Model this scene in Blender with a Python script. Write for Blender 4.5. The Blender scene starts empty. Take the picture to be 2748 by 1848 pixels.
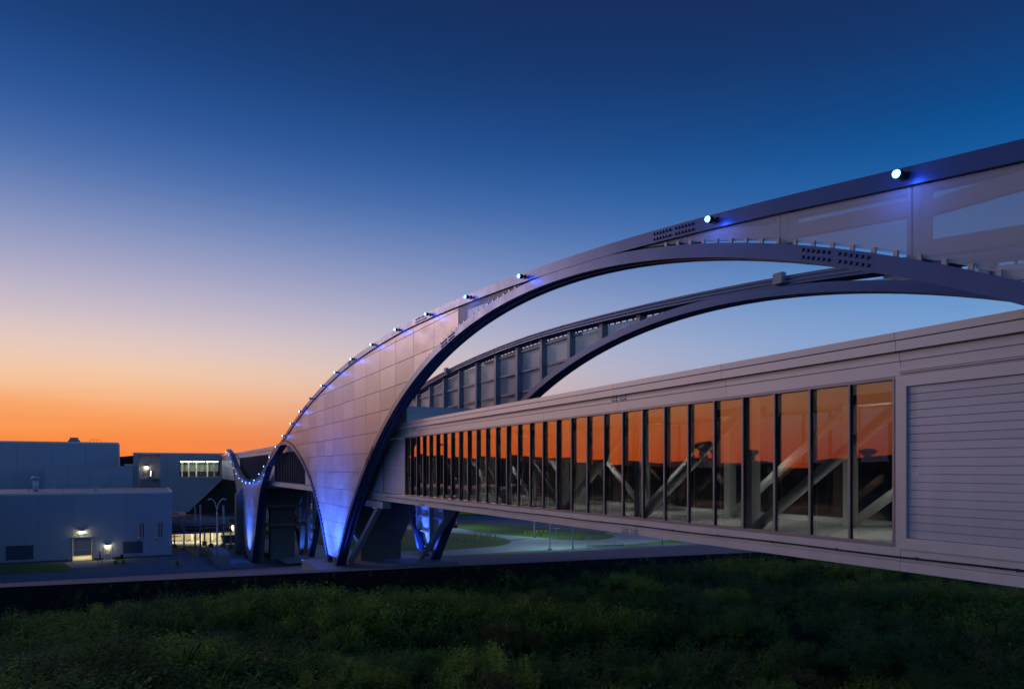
import bpy, math, random
import numpy as np
from mathutils import Vector, Matrix
random.seed(7); rng = np.random.default_rng(7)
R = math.radians
sc = bpy.context.scene
C = sc.collection

# ------------------------------------------------------------------ camera
# world: +Y runs along the bridge away from the camera, +X to its right, yard level Z = 0
ZC = 15.45
cam = bpy.data.cameras.new('camera'); cam.sensor_width = 36.0; cam.lens = 24.89
cam.shift_y = 333.5 / 2748.0; cam.clip_start = 0.1; cam.clip_end = 12000
co = bpy.data.objects.new('camera', cam); C.objects.link(co)
co.location = (0, 0, ZC); co.rotation_euler = (R(90), 0, -math.atan(974 / 1900.0))
sc.camera = co

# ------------------------------------------------------------------ dusk sky
w = bpy.data.worlds.new('World'); sc.world = w; w.use_nodes = True
nt = w.node_tree; nt.nodes.clear()
def N(t, tree=None, **k):
    n = (tree or nt).nodes.new(t)
    for a_, b_ in k.items(): setattr(n, a_, b_)
    return n
def srgb(r, g, b):
    f = lambda c: (c / 255 / 12.92) if c / 255 <= .04045 else ((c / 255 + .055) / 1.055) ** 2.4
    return (f(r), f(g), f(b), 1)
SUN_AZ = R(-20)                       # afterglow azimuth, measured from +Y towards +X
tc = N('ShaderNodeTexCoord'); sep = N('ShaderNodeSeparateXYZ'); nt.links.new(tc.outputs['Generated'], sep.inputs[0])
def math_(op, a, b=None, c=None, clamp=False, tree=None):
    t = tree or nt
    n = t.nodes.new('ShaderNodeMath'); n.operation = op; n.use_clamp = clamp
    for i, v in enumerate((a, b, c)):
        if v is None: continue
        if isinstance(v, (int, float)): n.inputs[i].default_value = v
        else: t.links.new(v, n.inputs[i])
    return n.outputs[0]
elev = math_('ARCSINE', sep.outputs[2])
# faint level streaks of cloud in the low sky
mp = N('ShaderNodeMapping'); mp.inputs['Scale'].default_value = (1.2, 1.2, 26)
nt.links.new(tc.outputs['Generated'], mp.inputs[0])
ns = N('ShaderNodeTexNoise'); ns.inputs['Scale'].default_value = 2.3; ns.inputs['Detail'].default_value = 4
nt.links.new(mp.outputs[0], ns.inputs['Vector'])
lowsky = math_('SUBTRACT', 1.0, math_('DIVIDE', elev, R(13), clamp=True), clamp=True)
streak = math_('MULTIPLY', math_('MULTIPLY', math_('SUBTRACT', ns.outputs[0], .5), .040), lowsky)
elev = math_('ADD', elev, streak)
e01 = math_('DIVIDE', elev, R(90), clamp=True)
def ramp(stops):
    n = N('ShaderNodeValToRGB'); cr = n.color_ramp; cr.interpolation = 'B_SPLINE'
    while len(cr.elements) < len(stops): cr.elements.new(1)
    for el, (deg, col) in zip(cr.elements, stops): el.position = deg / 90; el.color = srgb(*col)
    nt.links.new(e01, n.inputs[0]); return n.outputs[0]
A = ramp([(0, (250, 114, 44)), (1.2, (251, 132, 58)), (2.8, (250, 150, 80)), (4.4, (249, 171, 112)), (6.2, (246, 198, 158)), (8.2, (234, 204, 188)), (10.6, (206, 192, 202)),
          (13.6, (170, 168, 198)), (16.8, (126, 144, 190)), (20.2, (76, 112, 174)), (24, (42, 86, 152)), (28.5, (25, 62, 120)), (34, (20, 45, 92)), (90, (26, 48, 96))])
B = ramp([(0, (88, 100, 146)), (2, (112, 128, 176)), (5, (130, 154, 202)), (9, (122, 162, 210)), (13, (84, 138, 198)), (17, (38, 104, 174)),
          (21, (10, 86, 154)), (24, (14, 70, 132)), (28.5, (22, 52, 104)), (34, (22, 42, 88)), (90, (26, 46, 92))])
vec = N('ShaderNodeVectorMath'); vec.operation = 'MULTIPLY'; vec.inputs[1].default_value = (1, 1, 0); nt.links.new(tc.outputs['Generated'], vec.inputs[0])
nrm = N('ShaderNodeVectorMath'); nrm.operation = 'NORMALIZE'; nt.links.new(vec.outputs[0], nrm.inputs[0])
dot = N('ShaderNodeVectorMath'); dot.operation = 'DOT_PRODUCT'; dot.inputs[1].default_value = (math.sin(SUN_AZ), math.cos(SUN_AZ), 0); nt.links.new(nrm.outputs[0], dot.inputs[0])
ang = math_('ARCCOSINE', dot.outputs['Value'])
mr = N('ShaderNodeMapRange'); mr.interpolation_type = 'SMOOTHSTEP'
mr.inputs['From Min'].default_value = R(15); mr.inputs['From Max'].default_value = R(86)
mr.inputs['To Min'].default_value = 1; mr.inputs['To Max'].default_value = 0; nt.links.new(ang, mr.inputs['Value'])
mx = N('ShaderNodeMix', data_type='RGBA'); nt.links.new(mr.outputs[0], mx.inputs[0]); nt.links.new(B, mx.inputs[6]); nt.links.new(A, mx.inputs[7])
bg = N('ShaderNodeBackground'); bg.inputs['Strength'].default_value = 1.0; nt.links.new(mx.outputs[2], bg.inputs['Color'])
wo = N('ShaderNodeOutputWorld'); nt.links.new(bg.outputs[0], wo.inputs['Surface'])

# broad, weak afterglow of the sun that has just set
sl = bpy.data.lights.new('sun', 'SUN'); sl.energy = 0.32; sl.angle = R(11); sl.color = (1.0, .66, .62)
so = bpy.data.objects.new('sun', sl); C.objects.link(so)
sdir = Vector((math.sin(SUN_AZ) * math.cos(R(15)), math.cos(SUN_AZ) * math.cos(R(15)), math.sin(R(15))))
so.rotation_euler = (-sdir).to_track_quat('-Z', 'Y').to_euler(); so.location = (0, 0, 60)

sc.view_settings.view_transform = 'Standard'; sc.view_settings.look = 'None'
sc.view_settings.exposure = 0.0; sc.view_settings.gamma = 1.0; sc.view_settings.use_curve_mapping = False
sc.cycles.use_denoising = True; sc.cycles.denoiser = 'OPENIMAGEDENOISE'
sc.cycles.max_bounces = 8; sc.cycles.transparent_max_bounces = 24
sc.cycles.caustics_reflective = False; sc.cycles.caustics_refractive = False
sc.cycles.sample_clamp_indirect = 4.0

# ------------------------------------------------------------------ helpers
class MB:
    def __init__(s): s.v = []; s.f = []
    def add(s, vs, fs):
        b = len(s.v); s.v += [tuple(p) for p in vs]; s.f += [tuple(b + i for i in f) for f in fs]; return s
    def box(s, x0, y0, z0, x1, y1, z1):
        return s.add([(x0, y0, z0), (x1, y0, z0), (x1, y1, z0), (x0, y1, z0), (x0, y0, z1), (x1, y0, z1), (x1, y1, z1), (x0, y1, z1)],
                     [(3, 2, 1, 0), (4, 5, 6, 7), (0, 1, 5, 4), (1, 2, 6, 5), (2, 3, 7, 6), (3, 0, 4, 7)])
    def prism(s, pts, axis, a, b):
        """2-D outline extruded along an axis ('x': pts are (y, z); 'y': (x, z); 'z': (x, y))."""
        def P(p, t): return (t, p[0], p[1]) if axis == 'x' else (p[0], t, p[1]) if axis == 'y' else (p[0], p[1], t)
        n = len(pts)
        return s.add([P(p, a) for p in pts] + [P(p, b) for p in pts],
                     [tuple(range(n))[::-1], tuple(range(n, 2 * n))] + [(i, (i + 1) % n, n + (i + 1) % n, n + i) for i in range(n)])
    def tube(s, pts, r, n=8, caps=True):
        pts = [Vector(p) for p in pts]; rs = r if isinstance(r, (list, tuple)) else [r] * len(pts)
        b = len(s.v); prev = None
        for i, p in enumerate(pts):
            d = (pts[min(i + 1, len(pts) - 1)] - pts[max(i - 1, 0)]).normalized()
            if prev is None:
                u = d.cross(Vector((0, 0, 1)));  u = d.cross(Vector((1, 0, 0))) if u.length < .01 else u
            else: u = prev - d * prev.dot(d)
            u.normalize(); prev = u; q = d.cross(u)
            for k in range(n):
                t = 2 * math.pi * k / n; s.v.append(tuple(p + (u * math.cos(t) + q * math.sin(t)) * rs[i]))
        for i in range(len(pts) - 1):
            for k in range(n):
                s.f.append((b + i * n + k, b + i * n + (k + 1) % n, b + (i + 1) * n + (k + 1) % n, b + (i + 1) * n + k))
        if caps:
            s.f.append(tuple(b + k for k in range(n))[::-1]); s.f.append(tuple(b + (len(pts) - 1) * n + k for k in range(n)))
        return s
    def lathe(s, prof, c=(0, 0, 0), n=12, axis='z'):
        b = len(s.v)
        for r, h in prof:
            for k in range(n):
                t = 2 * math.pi * k / n; x, y = r * math.cos(t), r * math.sin(t)
                p = (x, y, h) if axis == 'z' else (h, x, y) if axis == 'x' else (y, h, x)
                s.v.append((c[0] + p[0], c[1] + p[1], c[2] + p[2]))
        for i in range(len(prof) - 1):
            for k in range(n):
                s.f.append((b + i * n + k, b + i * n + (k + 1) % n, b + (i + 1) * n + (k + 1) % n, b + (i + 1) * n + k))
        s.f.append(tuple(b + k for k in range(n))[::-1]); s.f.append(tuple(b + (len(prof) - 1) * n + k for k in range(n)))
        return s
    def bar(s, p0, p1, wx, wz):
        """square bar between two points, wx wide along X, wz across."""
        p0, p1 = Vector(p0), Vector(p1); d = (p1 - p0).normalized()
        u = Vector((1, 0, 0)) if abs(d.x) < .9 else Vector((0, 1, 0)); q = d.cross(u).normalized(); u = q.cross(d).normalized()
        a, b_ = u * wx / 2, q * wz / 2
        return s.add([p0 - a - b_, p0 + a - b_, p0 + a + b_, p0 - a + b_, p1 - a - b_, p1 + a - b_, p1 + a + b_, p1 - a + b_],
                     [(3, 2, 1, 0), (4, 5, 6, 7), (0, 1, 5, 4), (1, 2, 6, 5), (2, 3, 7, 6), (3, 0, 4, 7)])
    def mesh(s, name, mat, smooth=False):
        me = bpy.data.meshes.new(name); me.from_pydata(s.v, [], s.f); me.materials.append(mat)
        if smooth: me.polygons.foreach_set('use_smooth', [True] * len(me.polygons))
        me.update(); return me
    def build(s, name, mat, parent=None, smooth=False):
        return link(name, s.mesh(name, mat, smooth), parent)
def hook(o, parent):
    o.parent = parent
    p = parent; t = Vector((0, 0, 0))
    while p is not None: t += p.location; p = p.parent
    # parents carry no rotation while things are being built, so world coordinates stay as modelled
    pp = parent; acc = Vector((0, 0, 0))
    while pp is not None:
        acc += pp.location + (pp.matrix_parent_inverse.translation if pp.parent else Vector((0, 0, 0))); pp = pp.parent
    o.matrix_parent_inverse = Matrix.Translation(-acc)
def link(name, me, parent=None, loc=None):
    o = bpy.data.objects.new(name, me); C.objects.link(o)
    if loc is not None: o.location = loc
    if parent is not None: hook(o, parent)
    return o
def tag(o, label=None, cat=None, group=None, kind=None):
    for k, v in (('label', label), ('category', cat), ('group', group), ('kind', kind)):
        if v: o[k] = v
    return o
def empty(name, loc, label, cat, group=None):
    o = bpy.data.objects.new(name, None); C.objects.link(o); o.location = loc; o.empty_display_size = .3
    return tag(o, label, cat, group)
def copy_tree(o, parent=None):
    c = o.copy(); C.objects.link(c)
    if parent is not None: c.parent = parent
    for ch in o.children: copy_tree(ch, c)
    return c
ORD = ['first', 'second', 'third', 'fourth', 'fifth', 'sixth', 'seventh', 'eighth', 'ninth', 'tenth', 'eleventh', 'twelfth', 'thirteenth', 'fourteenth', 'fifteenth',
       'sixteenth', 'seventeenth', 'eighteenth', 'nineteenth', 'twentieth', 'twenty-first', 'twenty-second', 'twenty-third', 'twenty-fourth', 'twenty-fifth',
       'twenty-sixth', 'twenty-seventh', 'twenty-eighth', 'twenty-ninth', 'thirtieth']
def light(name, kind, loc, energy, color, parent=None, radius=.06, aim=None, spot=None, blend=.6, size=None):
    l = bpy.data.lights.new(name, kind); l.energy = energy; l.color = color
    if kind in ('POINT', 'SPOT'): l.shadow_soft_size = radius
    if kind == 'SPOT': l.spot_size = R(spot); l.spot_blend = blend
    if kind == 'AREA': l.shape = 'RECTANGLE'; l.size, l.size_y = size
    o = bpy.data.objects.new(name, l); C.objects.link(o); o.location = loc
    if aim is not None: o.rotation_euler = (Vector(aim) - Vector(loc)).to_track_quat('-Z', 'Y').to_euler()
    if parent is not None: hook(o, parent)
    return o

# ------------------------------------------------------------------ materials
def mat(name, col, rough=.6, metal=0., var=0., nscale=3., namp=0., nstretch=(1, 1, 1), bump=0., bscale=20., spec=.5, col2=None, detail=5):
    m = bpy.data.materials.new(name); m.use_nodes = True; t = m.node_tree; p = t.nodes['Principled BSDF']
    p.inputs['Roughness'].default_value = rough; p.inputs['Metallic'].default_value = metal; p.inputs['Specular IOR Level'].default_value = spec
    base = t.nodes.new('ShaderNodeRGB'); base.outputs[0].default_value = (*col, 1); out = base.outputs[0]
    g = t.nodes.new('ShaderNodeNewGeometry')
    if namp or col2:
        mpn = t.nodes.new('ShaderNodeMapping'); mpn.inputs['Scale'].default_value = nstretch; t.links.new(g.outputs['Position'], mpn.inputs[0])
        n = t.nodes.new('ShaderNodeTexNoise'); n.inputs['Scale'].default_value = nscale; n.inputs['Detail'].default_value = detail; n.inputs['Roughness'].default_value = .62
        t.links.new(mpn.outputs[0], n.inputs['Vector'])
        if col2:
            mr_ = t.nodes.new('ShaderNodeMapRange'); mr_.inputs['From Min'].default_value = .38; mr_.inputs['From Max'].default_value = .62
            t.links.new(n.outputs[0], mr_.inputs['Value'])
            m2 = t.nodes.new('ShaderNodeMix'); m2.data_type = 'RGBA'; t.links.new(mr_.outputs[0], m2.inputs[0]); t.links.new(out, m2.inputs[6]); m2.inputs[7].default_value = (*col2, 1); out = m2.outputs[2]
        else:
            f = math_('MULTIPLY_ADD', n.outputs[0], 2 * namp, 1 - namp, tree=t)
            v = t.nodes.new('ShaderNodeVectorMath'); v.operation = 'SCALE'; t.links.new(out, v.inputs[0]); t.links.new(f, v.inputs['Scale']); out = v.outputs[0]
            rr = math_('MULTIPLY_ADD', n.outputs[0], .25, rough - .12, tree=t); t.links.new(rr, p.inputs['Roughness'])
    if var:
        oi = t.nodes.new('ShaderNodeObjectInfo'); f = math_('MULTIPLY_ADD', oi.outputs['Random'], 2 * var, 1 - var, tree=t)
        v = t.nodes.new('ShaderNodeVectorMath'); v.operation = 'SCALE'; t.links.new(out, v.inputs[0]); t.links.new(f, v.inputs['Scale']); out = v.outputs[0]
    t.links.new(out, p.inputs['Base Color'])
    if bump:
        nb = t.nodes.new('ShaderNodeTexNoise'); nb.inputs['Scale'].default_value = bscale; nb.inputs['Detail'].default_value = 6; t.links.new(g.outputs['Position'], nb.inputs['Vector'])
        b = t.nodes.new('ShaderNodeBump'); b.inputs['Strength'].default_value = bump; b.inputs['Distance'].default_value = .05; t.links.new(nb.outputs[0], b.inputs['Height']); t.links.new(b.outputs[0], p.inputs['Normal'])
    return m
def emit(name, col, s):
    m = bpy.data.materials.new(name); m.use_nodes = True; t = m.node_tree; p = t.nodes['Principled BSDF']
    p.inputs['Base Color'].default_value = (.8, .8, .8, 1); p.inputs['Emission Color'].default_value = (*col, 1); p.inputs['Emission Strength'].default_value = s
    return m
def glass(name, ior, tint):
    m = bpy.data.materials.new(name); m.use_nodes = True; t = m.node_tree; t.nodes.clear()
    o = t.nodes.new('ShaderNodeOutputMaterial'); mixs = t.nodes.new('ShaderNodeMixShader'); fr = t.nodes.new('ShaderNodeLayerWeight'); fr.inputs['Blend'].default_value = .5
    g = t.nodes.new('ShaderNodeBsdfGlossy'); g.inputs['Roughness'].default_value = 0.0; g.inputs['Color'].default_value = (.98, .60, .40, 1)   # bronze mirror coating
    tr = t.nodes.new('ShaderNodeBsdfTransparent'); tr.inputs['Color'].default_value = (*tint, 1)
    # each sheet bows very slightly, so what it mirrors steps and bends from pane to pane
    ge = t.nodes.new('ShaderNodeNewGeometry'); nz = t.nodes.new('ShaderNodeTexNoise'); nz.inputs['Scale'].default_value = .55; nz.inputs['Detail'].default_value = 1
    t.links.new(ge.outputs['Position'], nz.inputs['Vector'])
    b = t.nodes.new('ShaderNodeBump'); b.inputs['Strength'].default_value = .06; b.inputs['Distance'].default_value = .06; t.links.new(nz.outputs[0], b.inputs['Height']); t.links.new(b.outputs[0], g.inputs['Normal'])
    # and no two sheets are set at quite the same angle
    oi = t.nodes.new('ShaderNodeObjectInfo'); cx_ = t.nodes.new('ShaderNodeCombineXYZ'); r1 = math_('SUBTRACT', oi.outputs['Random'], .5, tree=t)
    t.links.new(math_('MULTIPLY', r1, .010, tree=t), cx_.inputs[1]); t.links.new(math_('MULTIPLY', math_('SUBTRACT', math_('FRACT', math_('MULTIPLY', oi.outputs['Random'], 7.31, tree=t), tree=t), .5, tree=t), .012, tree=t), cx_.inputs[2])
    av = t.nodes.new('ShaderNodeVectorMath'); av.operation = 'ADD'; t.links.new(ge.outputs['Normal'], av.inputs[0]); t.links.new(cx_.outputs[0], av.inputs[1])
    nv_ = t.nodes.new('ShaderNodeVectorMath'); nv_.operation = 'NORMALIZE'; t.links.new(av.outputs[0], nv_.inputs[0]); t.links.new(nv_.outputs[0], b.inputs['Normal'])
    rf = math_('MULTIPLY_ADD', math_('POWER', fr.outputs['Facing'], 1.8, tree=t), 1 - ior, ior, tree=t)   # coated glass: ior is the mirror share head-on
    t.links.new(rf, mixs.inputs[0]); t.links.new(tr.outputs[0], mixs.inputs[1]); t.links.new(g.outputs[0], mixs.inputs[2]); t.links.new(mixs.outputs[0], o.inputs[0])
    return m
def perforated(name, col, open_):
    m = bpy.data.materials.new(name); m.use_nodes = True; t = m.node_tree; p = t.nodes['Principled BSDF']; o = t.nodes['Material Output']
    p.inputs['Base Color'].default_value = (*col, 1); p.inputs['Roughness'].default_value = .5
    # a fine grid of round holes, 60 mm pitch
    ge = t.nodes.new('ShaderNodeNewGeometry'); sx = t.nodes.new('ShaderNodeSeparateXYZ'); t.links.new(ge.outputs['Position'], sx.inputs[0])
    pitch = .022
    fy = math_('SUBTRACT', math_('FRACT', math_('DIVIDE', sx.outputs[1], pitch, tree=t), tree=t), .5, tree=t)
    fz = math_('SUBTRACT', math_('FRACT', math_('DIVIDE', sx.outputs[2], pitch, tree=t), tree=t), .5, tree=t)
    r2 = math_('ADD', math_('MULTIPLY', fy, fy, tree=t), math_('MULTIPLY', fz, fz, tree=t), tree=t)
    hole = math_('LESS_THAN', r2, open_ / math.pi, tree=t)
    tr = t.nodes.new('ShaderNodeBsdfTransparent'); mixs = t.nodes.new('ShaderNodeMixShader')
    t.links.new(hole, mixs.inputs[0]); t.links.new(p.outputs[0], mixs.inputs[1]); t.links.new(tr.outputs[0], mixs.inputs[2]); t.links.new(mixs.outputs[0], o.inputs[0])
    return m
M = dict(
    clad=mat('clad', (.41, .375, .39), .40, .5, var=.16, nscale=.5, namp=.24, nstretch=(1, 1, 2.2)),
    #clad_back=mat('clad_back', (.80, .74, .73), .55, .0, var=.07, nscale=.6, namp=.08),
    perf=perforated('perf', (.86, .86, .90), .54), far_clad_lit=perforated('far_clad_lit', (.95, .88, .85), .36),  # far cladding is solid; pale colour and holes stand in for sunset light
    rib=mat('rib', (.065, .105, .25), .34, .65, nscale=.7, namp=.12),
    steel=mat('steel', (.40, .42, .48), .5, .1, nscale=2, namp=.08),
    fascia=mat('fascia', (.80, .80, .80), .42, .35, var=.05, nscale=.9, namp=.10, nstretch=(1, 1.6, .35)),
    siding=mat('siding', (.68, .71, .77), .42, .35, var=.05, nscale=.9, namp=.12, nstretch=(1, 1.4, .3)),
    mullion=mat('mullion', (.44, .40, .42), .4, .4, var=.04),
    dark=mat('dark', (.025, .025, .028), .6),
    soffit=mat('soffit', (.12, .12, .13), .7),
    roof=mat('roof', (.5, .5, .52), .7),
    plate=mat('plate', (.66, .64, .66), .5, nscale=2, namp=.08),
    white=mat('white', (.82, .82, .80), .45, nscale=2, namp=.05),
    floor=mat('floor', (.38, .38, .37), .22, nscale=.8, namp=.12),
    inner=mat('inner', (.3, .3, .3), .7),
    concrete=mat('concrete', (.17, .165, .16), .85, nscale=1.1, namp=.25, nstretch=(1, 1, .35), bump=.15),
    pad=mat('pad', (.30, .30, .31), .85, nscale=1.5, namp=.2),
    glass=glass('glass', .095, (.57, .59, .58)), clear=glass('clear', .03, (.9, .92, .9)),
    gravel=mat('gravel', (.16, .175, .235), .95, nscale=3.2, namp=.75, bump=.8, bscale=6, detail=10),
    yard=mat('yard', (.24, .26, .30), .9, nscale=.5, namp=.45, bump=.1, detail=9),
    road=mat('road', (.46, .48, .48), .85, nscale=.4, namp=.28, nstretch=(1, .5, 1)),
    apron=mat('apron', (.24, .25, .28), .9, nscale=.12, namp=.2),
    grass=mat('grass', (.10, .30, .02), .9, nscale=.16, col2=(.17, .17, .07), bump=.6, bscale=3),
    soil=mat('soil', (.026, .022, .018), 1.0, nscale=1.5, namp=.4, bump=.6, bscale=4, spec=.1),
    land=mat('land', (.03, .035, .02), 1.0, nscale=.01, namp=.4, spec=.1),
    hill=mat('hill', (.022, .028, .024), 1.0, nscale=.02, namp=.4, spec=.0),
    bwall=mat('bwall', (.47, .51, .58), .55, .1, var=.04, nscale=.4, namp=.06, nstretch=(1, 1, .3)),
    bwall2=mat('bwall2', (.50, .49, .52), .55, .1, var=.05, nscale=.4, namp=.06),
    louver=mat('louver', (.10, .12, .16), .5),
    door=mat('door', (.36, .36, .37), .5),
    red=mat('red', (.32, .03, .03), .5), orange=mat('orange', (.6, .10, .04), .5),
    yellow=mat('yellow', (.85, .60, .03), .5, nscale=4, namp=.15),
    pole=mat('pole', (.62, .65, .68), .4, .5),
    black=mat('black', (.015, .015, .016), .5), rubber=mat('rubber', (.02, .02, .02), .9),
    navy=mat('navy', (.02, .03, .06), .9), skin=mat('skin', (.35, .22, .16), .6),
    pipe=mat('pipe', (.30, .32, .36), .35, .6), beige=mat('beige', (.60, .57, .48), .8, nscale=.6, namp=.08),
    lamp_blue=emit('lamp_blue', (.19, .58, 1.0), 4.4), lamp_warm=emit('lamp_warm', (1, .86, .52), 14.0), lamp_cool=emit('lamp_cool', (.85, 1, .95), 8.0),
    tube=emit('tube', (1, .97, .80), 2.4), lens_off=mat('lens_off', (.75, .78, .8), .15),
    paper=mat('paper', (.75, .74, .68), .7), bark=mat('bark', (.05, .04, .03), .9),
    wood=mat('wood', (.45, .46, .42), .8))

# ------------------------------------------------------------------ curves of the arch walls (Y, height above the camera level)
def cr(pts, n=8):
    P = [np.array(p, float) for p in pts]; P = [2 * P[0] - P[1]] + P + [2 * P[-1] - P[-2]]; out = []
    for i in range(1, len(P) - 2):
        for k in range(n):
            t = k / n
            out.append(.5 * (2 * P[i] + (P[i + 1] - P[i - 1]) * t + (2 * P[i - 1] - 5 * P[i] + 4 * P[i + 1] - P[i + 2]) * t * t + (3 * P[i] - P[i - 1] - 3 * P[i + 1] + P[i + 2]) * t ** 3))
    out.append(P[-2]); return np.array(out)
def arch_z(Y):
    x = (Y - 29.3) / 37.; return 8.149 - 13.239 * x ** 2 - 4.259 * x ** 4 + .184 * x ** 6
BIG = np.array([(y, arch_z(y) + ZC) for y in np.linspace(-7.6, 66.4, 75)])
TOP = cr([(-8, 4.4), (0, 5.45), (8, 6.58), (16, 7.76), (24, 8.68), (34, 9.42), (46, 9.86), (58, 9.58), (68, 8.81), (78, 7.49), (88, 5.70), (98, 3.50), (108, 1.15), (118, -1.08),
          (124, -1.95), (131, -2.28), (138, -2.0), (144, -1.42), (151, -.1), (157, 1.55), (164, 3.45), (170, 4.2)], 5); TOP[:, 1] += ZC
SMALL = cr([(69.76, 6.23), (73.25, 10.3), (77.55, 13.6), (80.2, 14.95), (82.85, 16.05), (85.7, 17.0), (88.9, 17.85), (92.3, 18.43), (95.6, 18.6), (99.3, 18.42), (103.6, 17.75), (108.2, 16.45),
            (112.8, 14.3), (116.85, 11.85), (119.4, 8.6 + .6), (122.3, 5.2), (127.3, -.65)], 4)
LEFT = cr([(135.2, -.7), (142.6, 4.84), (150.3, 10.2), (156, 14.3), (160.5, 16.9), (165, 18.6), (170, 19.45)], 5)
T = .42
def offset(P, d):
    t = np.gradient(P, axis=0); t /= np.linalg.norm(t, axis=1)[:, None]; nrm_ = np.stack([-t[:, 1], t[:, 0]], 1); nrm_[nrm_[:, 1] < 0] *= -1
    return P + nrm_ * d
def fn(P):
    o = np.argsort(P[:, 0]); return lambda y: np.interp(y, P[o, 0], P[o, 1])
bigx, smallx, leftx = fn(offset(BIG, T + .07)), fn(offset(SMALL, T + .07)), fn(offset(LEFT, T + .07))
topi = fn(offset(TOP, -(T + .10)))
FOOT1, FOOT2 = 7.1, -.1
def low(y):
    """lowest cladding height at y."""
    if y <= 68.1: return max(float(bigx(y)), FOOT1)
    if y <= 100: return max(float(smallx(y)), FOOT1)
    if y <= 131.2: return max(float(smallx(y)), FOOT2)
    return max(float(leftx(y)), FOOT2)
COL0, COLW, ROW0, ROWH = 17.95, 3.83, 16.71, 1.55

def sweep(P, d0, d1, x0, x1, lip=.09, deep=.06):
    """box girder along the polyline P from in-plane offsets d0 to d1; the face at d0 carries recessed soffit channels."""
    a, b = offset(P, d0), offset(P, d1); sgn = 1 if d1 > d0 else -1; a2 = offset(P, d0 + sgn * deep)
    m = .5 * (x0 + x1); s = 1 if x1 > x0 else -1
    prof = [(x0, a), (x0, b), (x1, b), (x1, a), (x1 - s * lip, a), (x1 - s * lip, a2), (m + s * .05, a2), (m + s * .05, a), (m - s * .05, a), (m - s * .05, a2), (x0 + s * lip, a2), (x0 + s * lip, a)]
    mb = MB(); n = len(P); k = len(prof)
    for i in range(n):
        for x, q in prof: mb.v.append((x, float(q[i, 0]), float(q[i, 1])))
    for i in range(n - 1):
        for j in range(k): mb.f.append((i * k + j, i * k + (j + 1) % k, (i + 1) * k + (j + 1) % k, (i + 1) * k + j))
    mb.f.append(tuple(range(k))[::-1]); mb.f.append(tuple((n - 1) * k + j for j in range(k)))
    return mb

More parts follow.
